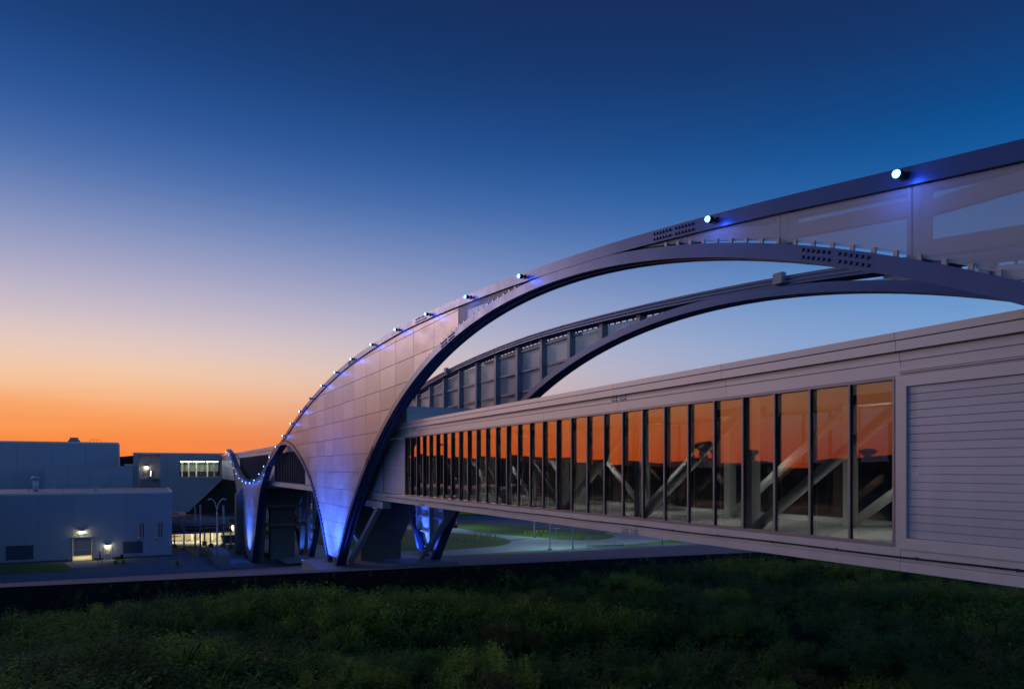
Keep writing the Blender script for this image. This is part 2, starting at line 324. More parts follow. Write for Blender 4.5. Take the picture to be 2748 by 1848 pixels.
def make_arch_wall(near):
    X = (lambda x: x) if near else (lambda x: 41.4 - x)
    root = empty('arch_wall', (X(16), 68, 6.3),
                 'sweeping metal-clad arch wall on the near side of the bridge, lined with blue spotlights' if near else
                 'matching arch wall on the far side of the bridge, its posts and girts showing', 'arch')
    sweep(BIG, 0, T, X(15.5), X(16.4)).build('arch_rib', M['rib'], root)
    sweep(SMALL, 0, T, X(15.5), X(16.4)).build('arch_rib', M['rib'], root)
    sweep(LEFT, 0, T, X(15.5), X(16.4)).build('arch_rib', M['rib'], root)
    sweep(TOP, -T, 0, X(15.48), X(16.42)).build('top_rib', M['rib'], root)
    topi = fn(offset(TOP, -(T + (.02 if near else .12))))
    # cladding, one sheet at a time
    for c in range(-3, 40):
        y0, y1 = COL0 + COLW * c, COL0 + COLW * (c + 1)
        ys = np.linspace(y0 + .02, min(y1 - .02, 169), 11)
        if ys[0] > 168: break
        lo = np.array([low(y) for y in ys]); hi = np.array([float(topi(y)) for y in ys])
        if y0 > 20 and y1 < 30.: lo = np.maximum(lo, hi - 0.0)
        perf = y1 < 37.5
        rows = [None] if perf else range(-12, 9)
        for rw in rows:
            a = lo if rw is None else np.maximum(lo, ROW0 + ROWH * rw + .018)
            b = hi if rw is None else np.minimum(hi, ROW0 + ROWH * (rw + 1) - .018)
            ok = b - a > .02
            if not ok.any(): continue
            mb = MB(); run = [i for i in range(len(ys)) if ok[i]]
            # widen to touch the edge where the sheet tapers to a point
            idx = range(max(run[0] - 1, 0), min(run[-1] + 2, len(ys)))
            L = []
            for i in idx:
                aa, bb = a[i], b[i]
                if bb < aa: aa = bb = (aa + bb) / 2 if rw is None else min(max(aa, ROW0 + ROWH * rw), ROW0 + ROWH * (rw + 1))
                L.append((ys[i], aa, bb))
            if len(L) < 2: continue
            x0, x1 = X(15.60), X(15.64)
            for (y, aa, bb) in L: mb.v += [(x0, y, aa), (x0, y, bb), (x1, y, bb), (x1, y, aa)]
            for i in range(len(L) - 1):
                q = 4 * i
                for j in range(4): mb.f.append((q + j, q + (j + 1) % 4, q + 4 + (j + 1) % 4, q + 4 + j))
            e = 4 * (len(L) - 1); mb.f += [(3, 2, 1, 0), (e, e + 1, e + 2, e + 3)]
            mb.build('perforated_panel' if perf else 'cladding_panel', M['perf'] if perf else (M['clad'] if near else M['far_clad_lit']), root)
    # posts on the sheet joints, girts on the row joints
    for c in range(-3, 41):
        y = COL0 + COLW * c
        if y > 167: break
        a, b = low(y) - .1, float(topi(y)) + .12
        if b - a < .35: continue
        MB().box(min(X(15.67), X(16.12)), y - .17, a, max(X(15.67), X(16.12)), y + .17, b).build('post', M['plate' if (near and y < 37) else 'steel'], root)
        y2 = y + COLW
        if y2 > 167 or y < 30: continue
        for rw in range(-12, 9):
            z = ROW0 + ROWH * rw
            yy = [t_ for t_ in np.arange(y + .17, y2 - .16, .08) if low(t_) < z - .1 and float(topi(t_)) > z + .15]
            if len(yy) < 6: continue
            MB().box(min(X(15.67), X(15.92)), yy[0], z - .07, max(X(15.67), X(15.92)), yy[-1], z + .07).build('girt', M['steel'], root)
    # diagonal plates behind the perforated sheets
    def plate(ya, za, yb, zb, wd=.36): MB().bar((X(15.80), ya, za), (X(15.80), yb, zb), .2, wd).build('diagonal', M['plate'], root)
    k = [COL0 + COLW * c for c in range(-3, 3)]
    for ya, yb in ((k[2], k[1]), (k[3], k[2])): plate(ya, low(ya) + .25, yb, float(topi(yb)) - .45)
    plate(k[1], float(topi(k[1])) - .55, k[0], float(topi(k[0])) - .12); plate(k[1], low(k[1]) + .15, k[0], low(k[0]) + 1.5)
    # clips that hold the sheets to the ribs: too small to tell apart singly
    for nm, curve, d in (('clips', BIG, T + .04), ('clips', SMALL, T + .04)) + ((('clips', TOP, -(T + .07)),) if not near else ()):
        Pc = offset(curve, d); s = np.concatenate([[0], np.cumsum(np.linalg.norm(np.diff(Pc, axis=0), axis=1))]); mb = MB()
        for t_ in np.arange(.4, s[-1], .62):
            y, z = np.interp(t_, s, Pc[:, 0]), np.interp(t_, s, Pc[:, 1])
            if float(topi(y)) - low(y) < .08: continue
            xa, xb = (15.54, 15.60) if curve is not TOP else (15.64, 15.70)
            h = .09 if curve is not TOP else .09
            mb.box(min(X(xa), X(xb)), y - .055, z - .06, max(X(xa), X(xb)), y + .055, z + h)
        tag(mb.build(nm, M['clad'], root), kind='stuff')
    # bolted splices
    for P, d0, y in ((TOP, -T, 18.5), (TOP, -T, 43.0), (TOP, -T, 60.5), (TOP, -T, 81), (BIG, 0, 12.3), (BIG, 0, 38.5), (BIG, 0, 55)):
        mb = MB(); Q1, Q2 = fn(offset(P, d0 + .12)), fn(offset(P, d0 + .30))
        for q in (Q1, Q2):
            for i in range(-6, 7):
                if i == 0: continue
                yy = y + i * .16; xo = X(15.48 if P is TOP else 15.50); mb.lathe([(.045, -.05), (.045, .05)], (xo, yy, float(q(yy))), 6, 'x')
        tag(mb.build('bolts', M['rib'], root), kind='stuff')
    return root, X
near_wall, _ = make_arch_wall(True)
far_wall, XF = make_arch_wall(False)
# two conduits and junction boxes run along the inside of the far top rib
for d in (-.10, -.27):
    P = offset(TOP, d); MB().tube([(24.94, float(y), float(z)) for y, z in P[::2] if y < 120], .035, 6).build('conduit', M['steel'], far_wall)
for y in (22.5, 62.0, 95):
    z = float(fn(TOP)(y)); MB().box(24.70, y - .25, z - .36, 24.97, y + .25, z + .12).build('junction_box', M['steel'], far_wall)
# post under the near cladding's tip
MB().tube([(15.75, 68.0, 6.5), (15.75, 68.0, 8.2)], .11, 10).build('foot_post', M['white'], near_wall, True)

# ------------------------------------------------------------------ the covered footbridge
XW, XE = 17.0, 24.4
z = lambda h: ZC + h
bridge = empty('covered_footbridge', (20.7, 68, 12.86), 'long enclosed metal footbridge with a mirrored window band, running away to the left', 'bridge')
Y0, Y1 = -6.0, 200.0
JY = [Y0] + [29.8 + 6.1 * k for k in range(-5, 28)] + [Y1]
for i in range(len(JY) - 1):
    a, b = JY[i] + .006, JY[i + 1] - .006
    for s in (1, -1):
        f = (lambda x: x) if s == 1 else (lambda x: 41.4 - x)
        def bx(x0, za, x1, zb, nm): MB().box(min(f(x0), f(x1)), a, z(za), max(f(x0), f(x1)), b, z(zb)).build(nm, M['fascia'], bridge)
        bx(16.74, 3.245, 16.98, 3.44, 'coping'); bx(16.78, 2.97, 16.98, 3.225, 'fascia_panel')
        bx(16.95, 2.735, 17.10, 2.96, 'fascia_panel'); bx(16.99, 2.375, 17.12, 2.727, 'fascia_panel')
        bx(16.99, -2.335, 17.2, -1.995, 'fascia_panel'); bx(16.965, -2.59, 17.2, -2.345, 'fascia_panel')
MB().box(16.98, Y0, z(3.2), 24.42, Y1, z(3.40)).build('roof', M['roof'], bridge)
MB().box(17.12, Y0, z(2.38), 24.28, Y1, z(2.50)).build('ceiling', M['inner'], bridge)
MB().box(17.2, Y0, z(-2.36), 24.2, Y1, z(-2.1)).build('floor_deck', M['floor'], bridge)
MB().box(17.2, Y0, z(-2.58), 24.2, Y1, z(-2.45)).build('soffit', M['soffit'], bridge)
for k in range(-5, 28): MB().box(17.25, 29.8 + 6.1 * k - .12, z(-2.63), 24.15, 29.8 + 6.1 * k + .12, z(-2.585)).build('cross_beam', M['soffit'], bridge)
MB().box(24.05, Y0, z(-2.1), 24.2, Y1, z(-1.93)).build('kerb', M['white'], bridge)

def windows(ya, yb, n, far=False):
    f = (lambda x: x) if not far else (lambda x: 41.4 - x)
    m = (yb - ya) / n
    pane = MB().box(min(f(17.12), f(17.135)), -m / 2 + .02, z(-1.93), max(f(17.12), f(17.135)), m / 2 - .02, z(2.31)).mesh('pane', M['glass'])
    mul = MB().box(min(f(16.975), f(17.012)), -.03, z(-1.905), max(f(16.975), f(17.012)), .03, z(2.29)).mesh('mullion', M['mullion'])
    fin = MB().box(min(f(17.013), f(17.118)), -.026, z(-1.905), max(f(17.013), f(17.118)), .026, z(2.29)).mesh('mullion_fin', M['dark'])
    for i in range(n): link('pane', pane, bridge, (0, ya + (i + .5) * m, 0))
    for i in range(n + 1): link('mullion', mul, bridge, (0, ya + i * m, 0)); link('mullion_fin', fin, bridge, (0, ya + i * m, 0))
    MB().box(min(f(16.983), f(17.18)), ya - .05, z(2.29), max(f(16.983), f(17.18)), yb + .05, z(2.37)).build('window_head', M['mullion'], bridge)
    MB().box(min(f(16.97), f(17.18)), ya - .05, z(-1.985), max(f(16.97), f(17.18)), yb + .05, z(-1.905)).build('window_sill', M['mullion'], bridge)
def siding(ya, yb, za, zb, n, x=17.02, nm='siding_plank'):
    h = (zb - za) / n
    for i in range(n):
        a = za + i * h
        pts = [(x + .004, z(a + .002)), (x - .006, z(a + .010)), (x - .006, z(a + h - .014)), (x + .004, z(a + h - .002)), (x + .08, z(a + h - .002)), (x + .08, z(a + .002))]
        MB().prism(pts, 'y', ya, yb).build(nm, M['siding'], bridge)
W0, W1 = 11.69, 50.66
windows(W0, W1, 30); windows(W0, W1, 30, True)
windows(88.75, 112.3, 18); windows(118.9, 158.4, 30)
windows(60, 158, 60, True)
# framed siding bay next to the windows, on the camera's side
def frame(ya, yb, za, zb, wd, x0=16.93, x1=17.1):
    def pr(pts): return MB().prism(pts, 'x', x0, x1)
    pr([(yb, z(za)), (yb, z(zb)), (yb - wd, z(zb - wd)), (yb - wd, z(za + wd))]).build('bay_trim', M['fascia'], bridge)
    pr([(yb, z(zb - .003)), (ya, z(zb - .003)), (ya, z(zb - wd)), (yb - wd + .003, z(zb - wd))]).build('bay_trim', M['fascia'], bridge)
    pr([(yb - .003, z(za)), (yb - wd, z(za + wd - .003)), (ya, z(za + wd)), (ya, z(za))]).build('bay_trim', M['fascia'], bridge)
frame(Y0, 11.60, -2.02, 2.36, .285)
siding(Y0, 11.31, -1.735, 2.075, 19)
MB().box(16.90, Y0, z(2.46), 16.99, 11.50, z(2.56)).build('track_rail', M['fascia'], bridge)
MB().box(16.93, Y0, z(2.415), 16.985, 11.50, z(2.455)).build('track_rail', M['pole'], bridge)
siding(50.74, 56.05, -1.93, 2.29, 20); siding(56.15, 88.65, -1.93, 2.29, 20)
MB().box(17.0, 56.06, z(-1.93), 17.1, 56.14, z(2.29)).build('corner_trim', M['dark'], bridge)
siding(112.4, 118.8, -1.93, 2.29, 20); siding(158.5, 199.9, -1.93, 2.29, 12)
for ya, yb in ((Y0, 11.6), (50.74, 60)):
    MB().box(24.32, ya, z(-1.95), 24.4, yb, z(2.35)).build('far_wall_panel', M['siding'], bridge)
MB().box(24.32, 158.1, z(-1.95), 24.4, Y1, z(2.35)).build('far_wall_panel', M['siding'], bridge)
# conduit on clips along the lower fascia
pts = [(16.93, y, z(-2.225 + .012 * math.sin(y * .9))) for y in np.arange(-6, 56, 1.2)]
MB().tube(pts, .026, 6).build('conduit', M['dark'], bridge)
mb = MB()
for y in np.arange(-5, 56, 2.3): mb.box(16.92, y - .03, z(-2.27), 16.99, y + .03, z(-2.18))
tag(mb.build('clips', M['pole'], bridge), kind='stuff')
for yb, zz in ((22.9, -2.46), (47.0, -2.46), (23.6, 2.86), (48.6, 2.86)):
    mb = MB()
    for i in range(-3, 4):
        if i: 
            for dz in (-.06, .06): mb.lathe([(.04, -.05), (.04, .03)], (16.955, yb + i * .15, z(zz + dz)), 6, 'x')
    tag(mb.build('bolts', M['fascia'], bridge), kind='stuff')
# raised roof box behind the near arch
MB().box(17.3, 51.2, z(3.42), 24.3, 84, z(4.74)).build('raised_roof', M['siding'], bridge)
for i in range(7): MB().box(17.32, 51.14, z(3.45 + i * .185), 24.28, 51.196, z(3.45 + i * .185 + .17)).build('siding_plank', M['siding'], bridge)
# trusses inside: columns and pipe diagonals that fall towards mid-span
for xt in (18.15, 23.1):
    for k in range(-4, 5):
        y = 29.8 + 6.1 * k
        if y < 2 or y > 56: continue
        MB().box(xt - .2, y - .17, z(-2.1), xt + .2, y + .17, z(2.38)).build('truss_column', M['white'], bridge)
        if k != 0:
            s = 1 if k > 0 else -1
            MB().tube([(xt, y - .05 * s, z(2.3)), (xt, y - 6.05 * s, z(-2.05))], .17, 14).build('truss_diagonal', M['white'], bridge, True)
    for k in range(5, 28):
        y = 29.8 + 6.1 * k
        MB().box(xt - .2, y - .17, z(-2.1), xt + .2, y + .17, z(2.38)).build('truss_column', M['white'], bridge)
# area lights added to brighten the walkway, hung in invented housings
for k in range(-4, 5):
    y = 26.75 + 6.1 * k
    light('walkway_fill_light', 'AREA', (20.7, y, z(2.348)), 560, (1, .98, .94), None, size=(.4, 1.8), aim=(20.7, y, 0))
    # the added lamp sits up inside an invented open-bottomed housing, so only its dark cheeks show from the side
    h_ = MB().box(20.4, y - 1.0, z(2.06), 20.43, y + 1.0, z(2.379)).build('added_light_housing', M['black'], bridge)
    MB().box(20.97, y - 1.0, z(2.06), 21.0, y + 1.0, z(2.379)).build('cheek', M['black'], h_)
    for dy in (-1.0, .97): MB().box(20.431, y + dy, z(2.06), 20.969, y + dy + .03, z(2.379)).build('cheek', M['black'], h_)
    for k2 in range(1, 8): MB().box(20.431, y - 1.0 + .25 * k2, z(2.08), 20.969, y - .985 + .25 * k2, z(2.345)).build('baffle', M['black'], h_)
    MB().box(20.5, y - .9, z(2.35), 20.9, y + .9, z(2.378)).build('added_light_plate', M['white'], h_)

# ------------------------------------------------------------------ piers, struts, pads
def ground_ramp(x, y):
    crest = 8.08 - .0195 * (x + 8.29)
    t = min(max((y - 54) / (119 - 54), 0), 1)
    return crest + (-.35 - crest) * t
def pier(Yc, zb, zt, zfl, label):
    r = empty('pier', (20.65, Yc, zb), label, 'pier')
    pts = [(18.6, zb), (22.7, zb), (22.7, zfl), (24.2, zt - 1.0), (24.2, zt), (17.1, zt), (17.1, zt - 1.0), (18.6, zfl)]
    MB().prism(pts, 'y', Yc - .9, Yc + .9).build('pier_stem', M['concrete'], r)
    MB().box(17.6, Yc - 2.2, zb - .3, 23.8, Yc + 2.2, zb + .35).build('footing', M['concrete'], r)
    return r
p1 = pier(69.8, 5.6, 12.4, 8.1, 'dark flared concrete pier beneath the bridge between the near V-shaped legs')
p2 = pier(128.5, -.7, 12.4, 8.0, 'dark concrete pier beneath the bridge at the far V-shaped legs')
for xt in (17.0, 24.4): MB().box(xt - .35, 55.2, 12.27, xt + .35, 82, 12.80).build('bearing_beam', M['steel'], p1)
for xt, y0_, y1_ in ((17.0, 67.4, 57.2), (24.4, 68.2, 58.2)):
    MB().bar((xt, y0_, 6.2), (xt, y1_, 12.3), .42, .42).build('strut', M['steel'], p1)
    MB().box(xt - .5, y1_ - .5, 12.2, xt + .5, y1_ + .45, 12.268).build('bearing_plate', M['white'], p1)
for xt, y0_, y1_ in ((17.2, 128, 124), (24.4, 131, 127)):
    MB().bar((xt, y0_, -.7), (xt, y1_, 12.7), .7, .7).build('strut', M['concrete'], p2)
for zz in (6.0, 9.2): MB().box(17.5, 124.6 + (9.2 - zz) * .3 - .25, zz - .3, 24.1, 124.6 + (9.2 - zz) * .3 + .25, zz + .3).build('tie_beam', M['concrete'], p2)
for zz in (12.35,): MB().box(16.7, 118, zz, 24.7, 133, zz + .44).build('bearing_beam', M['steel'], p2)
tag(MB().box(13.6, 64.0, 5.4, 26.9, 72.6, 6.42).build('foundation_pad', M['pad']), 'pale concrete pad under the near V-shaped legs', 'foundation')
tag(MB().box(9.6, 125.5, -.75, 12.0, 138.5, 1.3).build('concrete_platform', M['pad']), 'low concrete platform at the foot of the far V-shaped legs', 'platform')
tag(MB().prism([(14.5, -.7), (18.3, -.7), (18.3, 12.8), (16.4, 12.8), (14.5, 10.6)], 'y', 141, 144).build('support_wall', M['concrete']), 'blue-grey concrete support wall just left of the far V-shaped leg', 'wall')

# ------------------------------------------------------------------ blue spotlights on the arch
def spot_proto():
    r = bpy.data.objects.new('spotlight', None); C.objects.link(r); r.empty_display_size = .2
    MB().box(-.05, -.10, -.12, 0, .10, .12).build('bracket', M['black'], r)
    MB().tube([(-.04, 0, 0), (-.14, 0, 0)], .04, 8).build('neck', M['black'], r)
    MB().lathe([(.10, -.12), (.135, -.16), (.145, -.36), (.13, -.37)], (0, 0, 0), 14, 'x').build('housing', M['black'], r, True)
    MB().lathe([(.128, -.36), (.125, -.40), (.10, -.45), (.05, -.475), (.01, -.48)], (0, 0, 0), 14, 'x').build('lens', M['lamp_blue'], r, True)
    for ch in r.children: ch.scale = (.8, .74, .74)
    return r
SY = [10.37, 16.5, 28.9, 35.1, 41.3, 47.4, 53.4, 59.5, 65.3, 71.0, 76.7, 82.5, 88.1, 93.8, 99.4, 104.9, 110.4, 115.6, 121.2, 126.8, 132.3, 137.6, 142.9, 148.0, 152.9, 157.6, 162.3, 166.6, 169.6]
BLUE = (.05, .16, 1.0)
proto = spot_proto(); topf = fn(offset(TOP, -T * .5)); first = True
off = link('tmp', MB().lathe([(.128, -.36), (.125, -.40), (.10, -.45), (.05, -.475), (.01, -.48)], (0, 0, 0), 14, 'x').mesh('lens_unlit', M['lens_off'], True)).data
bpy.data.objects.remove(bpy.data.objects['tmp'])
for i, y in enumerate(SY):
    o = proto if first else copy_tree(proto); first = False
    o.location = (15.475, y, float(topf(y)))
    tag(o, 'blue spotlight on the near arch\'s top rib, %s from the right end' % ORD[i], 'spotlight', 'blue spotlights along the near arch')
    if i == 10:
        for ch in o.children:
            if ch.name.startswith('lens'): ch.data = off
        o['label'] = 'unlit black spotlight among the lit blue ones on the near arch'
    else:
        light('spot_glow', 'POINT', (14.98, y, float(topf(y)) - .12), 16, BLUE, None, .10).parent = None
# clear discs of the lamps on the far wall, seen from behind
for i, y in enumerate([14.8, 20.2, 26.2, 32.6, 39.2, 46.0, 53.0]):
    o = bpy.data.objects.new('spotlight', None); C.objects.link(o); o.location = (24.93, y, float(fn(TOP)(y)) - .19)
    MB().box(0, -.06, -.06, .06, .06, .06).build('bracket', M['black'], o); MB().lathe([(.08, -.10), (.085, -.02), (.03, 0)], (0, 0, 0), 12, 'x').build('lens', M['lens_off'], o, True)
    tag(o, 'small pale lamp on the inner face of the far arch, %s from the right' % ORD[i], 'spotlight', 'small lamps inside the far arch')

# ground floodlights washing the legs
def flood(loc, aim, e, spot, label, lens='lamp_blue', col=BLUE, blend=1.0, group='blue floodlights at the legs'):
    o = bpy.data.objects.new('floodlight', None); C.objects.link(o); o.location = loc
    d = (Vector(aim) - Vector(loc)).normalized(); q = d.to_track_quat('Z', 'Y')
    h = MB().lathe([(.10, -.30), (.20, -.26), (.24, 0), (.22, .02)], (0, 0, 0), 14).build('housing', M['black'], o, True); h.rotation_mode = 'QUATERNION'; h.rotation_quaternion = q; h.location = (0, 0, .5)
    l = MB().lathe([(.20, .021), (.19, .05), (.02, .09)], (0, 0, 0), 14).build('lens', M[lens], o, True); l.rotation_mode = 'QUATERNION'; l.rotation_quaternion = q; l.location = (0, 0, .5)
    MB().tube([(0, 0, 0), (0, 0, .45)], .05, 8).build('stem', M['black'], o); MB().box(-.2, -.2, 0, .2, .2, .05).build('base', M['black'], o)
    light('flood_beam', 'SPOT', Vector(loc) + Vector((0, 0, .5)) + d * .25, e, col, None, .12, aim, spot, blend)
    return tag(o, label, 'floodlight', group)
flood((13.0, 72.9, 5.6), (15.4, 69.6, 17.0), 14000, 128, 'glowing blue ground floodlight left of the near V-shaped leg')
flood((12.9, 64.6, 6.45), (15.4, 67.8, 17.0), 12000, 128, 'black ground floodlight in front of the near V-shaped leg', 'lens_off')
flood((12.8, 131.6, -.55), (15.5, 130.6, 10), 22000, 112, 'blue ground floodlight at the foot of the far V-shaped leg')
flood((23.7, 71.6, 6.42), (25.8, 68.6, 10.5), 2600, 95, 'blue ground floodlight behind the near pier washing the far leg', 'lens_off')
flood((22.9, 128.0, -.6), (25.7, 130.5, 6), 1500, 85, 'blue ground floodlight behind the far pier', 'lens_off')

# ------------------------------------------------------------------ land
def smooth(e0, e1, t): t = min(max((t - e0) / (e1 - e0), 0), 1); return t * t * (3 - 2 * t)
def wob(x, y, s, seed=0): return math.sin(x * s + 1.3 * math.sin(y * s * .7 + seed)) * math.cos(y * s * 1.1 + seed * 2.1 + .8 * math.sin(x * s * .6))
def basin(x, y):
    """floor of the overgrown hollow between the camera and the gravel bank."""
    h = 6.15 + .048 * max(0, 51 - y) + .45 * wob(x, y, .16, 2) + .25 * wob(x, y, .41, 5) - .012 * max(0, x - 10)
    if y > 50.5: h += (ground_ramp(x, 54) - h) * min((y - 50.5) / 3.3, 1)
    return h
def sheet(name, xs, ys, hf, m, kind='structure', smooth_=True):
    v = [(x, y, hf(x, y)) for y in ys for x in xs]; nx = len(xs)
    f = [(j * nx + i, j * nx + i + 1, (j + 1) * nx + i + 1, (j + 1) * nx + i) for j in range(len(ys) - 1) for i in range(nx - 1)]
    me = bpy.data.meshes.new(name); me.from_pydata(v, [], f); me.materials.append(m); me.polygons.foreach_set('use_smooth', [smooth_] * len(f)); me.update()
    return tag(link(name, me), kind=kind)
sheet('hollow', np.arange(-60, 131, 1.5), list(np.arange(-40, 50, 1.5)) + [50.4, 51.2, 52.2, 53.2, 53.8], basin, M['soil'])
sheet('gravel_bank', np.arange(-60, 131, 1.0), list(np.arange(53.8, 56, .55)) + list(np.arange(56, 121.5, 1.0)),
      lambda x, y: ground_ramp(x, max(y, 54)) + (.05 * wob(x, y, .9, 1) + .04 * wob(x, y, 2.3, 4) if y > 55 else 0), M['gravel'])
sheet('ground', [-6000, -800, -200, -60, 40, 131, 400, 900, 6000], [-6000, -800, -40, 120, 200, 420, 900, 6000], lambda x, y: -1.1, M['land'])
def flat(name, pts, zz, m, kind='structure'):
    me = bpy.data.meshes.new(name); me.from_pydata([(x, y, zz) for x, y in pts], [], [tuple(range(len(pts)))]); me.materials.append(m); me.update()
    return tag(link(name, me), kind=kind)
sheet('yard', list(np.arange(-90, 8, 7)) + list(np.arange(8, 46, 2)), list(np.arange(112, 150, 2)) + list(range(150, 340, 10)),
      lambda x, y: -.55 * smooth(6, 12, x) * (1 - smooth(24, 34, x)), M['yard'])
def spl(pts, n=4): return [tuple(p) for p in cr(pts, n)]
flat('lawn', [(26, 100), (420, 100), (420, 620), (26, 620)], .004, M['grass'])
flat('apron', [(84, 190), (94, 152), (101, 140), (120, 125), (420, 118), (420, 330), (300, 212), (100, 211.5), (60, 222), (34, 231), (33, 226), (60, 216)], .012, M['apron'])
road_low = spl([(20, 119.5), (32, 118.6), (44.2, 117.6), (52, 117.0), (61.5, 117.5), (69.5, 116.6), (76.5, 117.0), (86, 118), (97.7, 120), (112, 122), (200, 128)])
flat('road', road_low + [(200, 150), (120, 146), (101, 144)] + spl([(97.2, 141), (96, 136.4), (94.3, 132.7), (89.6, 129.4), (86, 128.6), (82.6, 130), (79.6, 133.9), (78, 139.6), (76.5, 142.9), (74, 149.5), (71.6, 158.4), (71.7, 166.5), (70.9, 171.4), (66, 182), (58, 196)])
     + spl([(50, 192), (56, 180), (61, 169), (63.8, 162.4), (66.0, 157), (68.3, 149.7), (70.3, 143.6), (69.9, 138.1), (67.9, 133), (64.3, 128.8), (60.5, 126.9), (53.3, 125.8), (47.5, 125.9), (40, 129), (33, 138), (31, 146), (29.5, 153), (26, 160), (18, 164)]), .020, M['road'])
flat('yard_lawn', spl([(-40, 122), (-19.45, 126), (-12, 125.4), (-10.4, 127), (-11.6, 133), (-13.5, 137.4), (-24, 137.6), (-60, 137.6)], 3), .03, M['grass'])
flat('door_apron', [(-12.4, 137.9), (-7.6, 137.9), (-7.2, 129.5), (-11.4, 129.5)], .026, M['road'])
# ring of low hills on the horizon
def hills(name, r0, hh, seed, az0, az1):
    vs, fs = [], []; n = 220
    for i in range(n + 1):
        a = R(az0 + (az1 - az0) * i / n)
        h = hh * (.62 + .25 * math.sin(a * 5 + seed) + .16 * math.sin(a * 13 + seed * 2) + .10 * math.sin(a * 31 + seed) + .05 * math.sin(a * 83 + 1)) + random.uniform(-.025, .025) * hh
        for rr, f in ((r0 * .75, 0), (r0 * .92, .6), (r0, 1), (r0 * 1.15, .5)):
            vs.append((rr * math.sin(a), rr * math.cos(a), -2 + (h + 15) * f))
        if i < n:
            for j in range(3): b = 4 * i + j; fs.append((b, b + 1, b + 5, b + 4))
    me = bpy.data.meshes.new(name); me.from_pydata(vs, [], fs); me.materials.append(M['hill']); me.update(); tag(link(name, me), kind='structure')
hills('hills', 2400, 42, 1.0, -180, 180)

# ------------------------------------------------------------------ low building with doors
b1 = empty('low_warehouse', (-18, 139, 0), 'low flat-roofed blue-grey metal warehouse with a roll-up door and two wall lamps', 'building')
H1 = 11.4
edges = [-46, -41, -36, -31, -26, -21, -16.2, -11.4, -8.6, -3.8, .2, 3.62]
for i in range(len(edges) - 1):
    a, b = edges[i] + .012, edges[i + 1] - .012
    zb = 4.0 if edges[i] == -11.4 else .35
    MB().box(a, 139.0, zb, b, 139.15, H1 - .25).build('wall_panel', M['bwall'], b1)
MB().box(-46, 138.96, H1 - .245, 3.66, 139.2, H1 + .05).build('coping', M['fascia'], b1)
for a, b in ((-46, -11.41), (-8.59, 3.62)): MB().box(a, 139.02, -.05, b, 139.16, .345).build('plinth', M['concrete'], b1)
MB().box(3.47, 139.16, -.05, 3.62, 172, H1 - .05).build('side_wall', M['bwall'], b1); MB().box(-46, 171.8, -.05, 3.46, 172, H1 - .05).build('back_wall', M['bwall'], b1)
MB().box(-46, 139.16, H1 - .2, 3.46, 172.4, H1 - .02).build('roof', M['roof'], b1)
MB().box(3.40, 139.2, H1 - .02, 3.66, 172.4, H1 + .12).build('coping', M['fascia'], b1)
MB().box(-46, 139.17, .0, 3.4, 160, .02).build('inner_floor', M['beige'], b1); MB().box(-14, 148, .02, -6, 148.2, 5).build('inner_wall', M['beige'], b1)
# roll-up door, raised a little over a lit floor
dr = MB().box(-11.3, 139.06, .92, -8.7, 139.12, 3.95).build('roller_door', M['door'], b1)
for i in range(12): MB().box(-11.28, 139.03, .95 + i * .25, -8.72, 139.055, .95 + i * .25 + .21).build('slat', M['door'], dr)
MB().box(-11.22, 138.99, 1.82, -8.85, 139.028, 1.92).build('window_strip', M['paper'], dr)
MB().box(-11.5, 138.85, 3.96, -8.5, 138.998, 4.12).build('door_head', M['fascia'], b1)
for x in (-11.47, -8.6): MB().box(x, 138.92, 0, x + .09, 138.998, 3.95).build('door_jamb', M['door'], b1)
light('bay_light', 'AREA', (-10, 143.5, 3.2), 190, (1, .84, .45), None, size=(3, 3), aim=(-10, 143.5, 0))
d2 = MB().box(-6.75, 138.95, .05, -5.80, 139.0, 2.08).build('door', M['door'], b1)
MB().box(-6.18, 138.935, .95, -6.0, 138.948, 1.75).build('vision_panel', M['paper'], d2); MB().box(-6.5, 138.938, .95, -6.22, 138.948, 1.3).build('notice', M['paper'], d2)
MB().tube([(-5.95, 138.9, 1.0), (-5.85, 138.9, 1.0)], .025, 6).build('handle', M['pole'], d2)
for x in (-6.85, -5.78): MB().box(x, 138.93, 0, x + .08, 138.998, 2.2).build('door_frame', M['white'], b1)
MB().box(-6.76, 138.5, 0, -5.80, 138.94, .06).build('door_step', M['pad'], b1)
def louvre(x0, x1, z0, z1):
    l = MB().box(x0, 138.97, z0, x1, 139.0, z1).build('louvre', M['louver'], b1)
    n = int((z1 - z0) / .2)
    for i in range(n): MB().prism([(138.97, z0 + .2 * i + .16), (138.90, z0 + .2 * i + .05), (138.90, z0 + .2 * i + .03), (138.97, z0 + .2 * i + .12)], 'x', x0 + .05, x1 - .05).build('blade', M['louver'], l)
    for q in ((x0 - .05, z0 - .05, x1 + .05, z0), (x0 - .05, z1, x1 + .05, z1 + .05)): MB().box(q[0], 138.88, q[1], q[2], 138.998, q[3]).build('louvre_frame', M['louver'], l)
louvre(-20.6, -16.85, .75, 2.95); louvre(-4.0, -.95, .95, 2.85)
for x in (-1.35, -.9, 1.55, 2.0): MB().tube([(x, 138.88, 3.6), (x, 138.88, 5.9), (x, 138.98, 6.0)], .07, 8).build('standpipe', M['red'], b1, True)
for x in (-1.6, 1.15): 
    bx_ = MB().box(x - .22, 138.7, 3.35, x + .22, 138.99, 3.68).build('junction_box', M['white'], b1); MB().tube([(x, 138.8, 2.9), (x, 138.8, 3.35)], .05, 6).build('pipe', M['dark'], bx_)
s = MB().box(-10.55, 138.93, 4.28, -9.5, 138.99, 4.62).build('door_sign', M['louver'], b1); MB().box(-10.53, 138.92, 4.30, -10.40, 138.928, 4.60).build('sign_strip', M['yellow'], s)
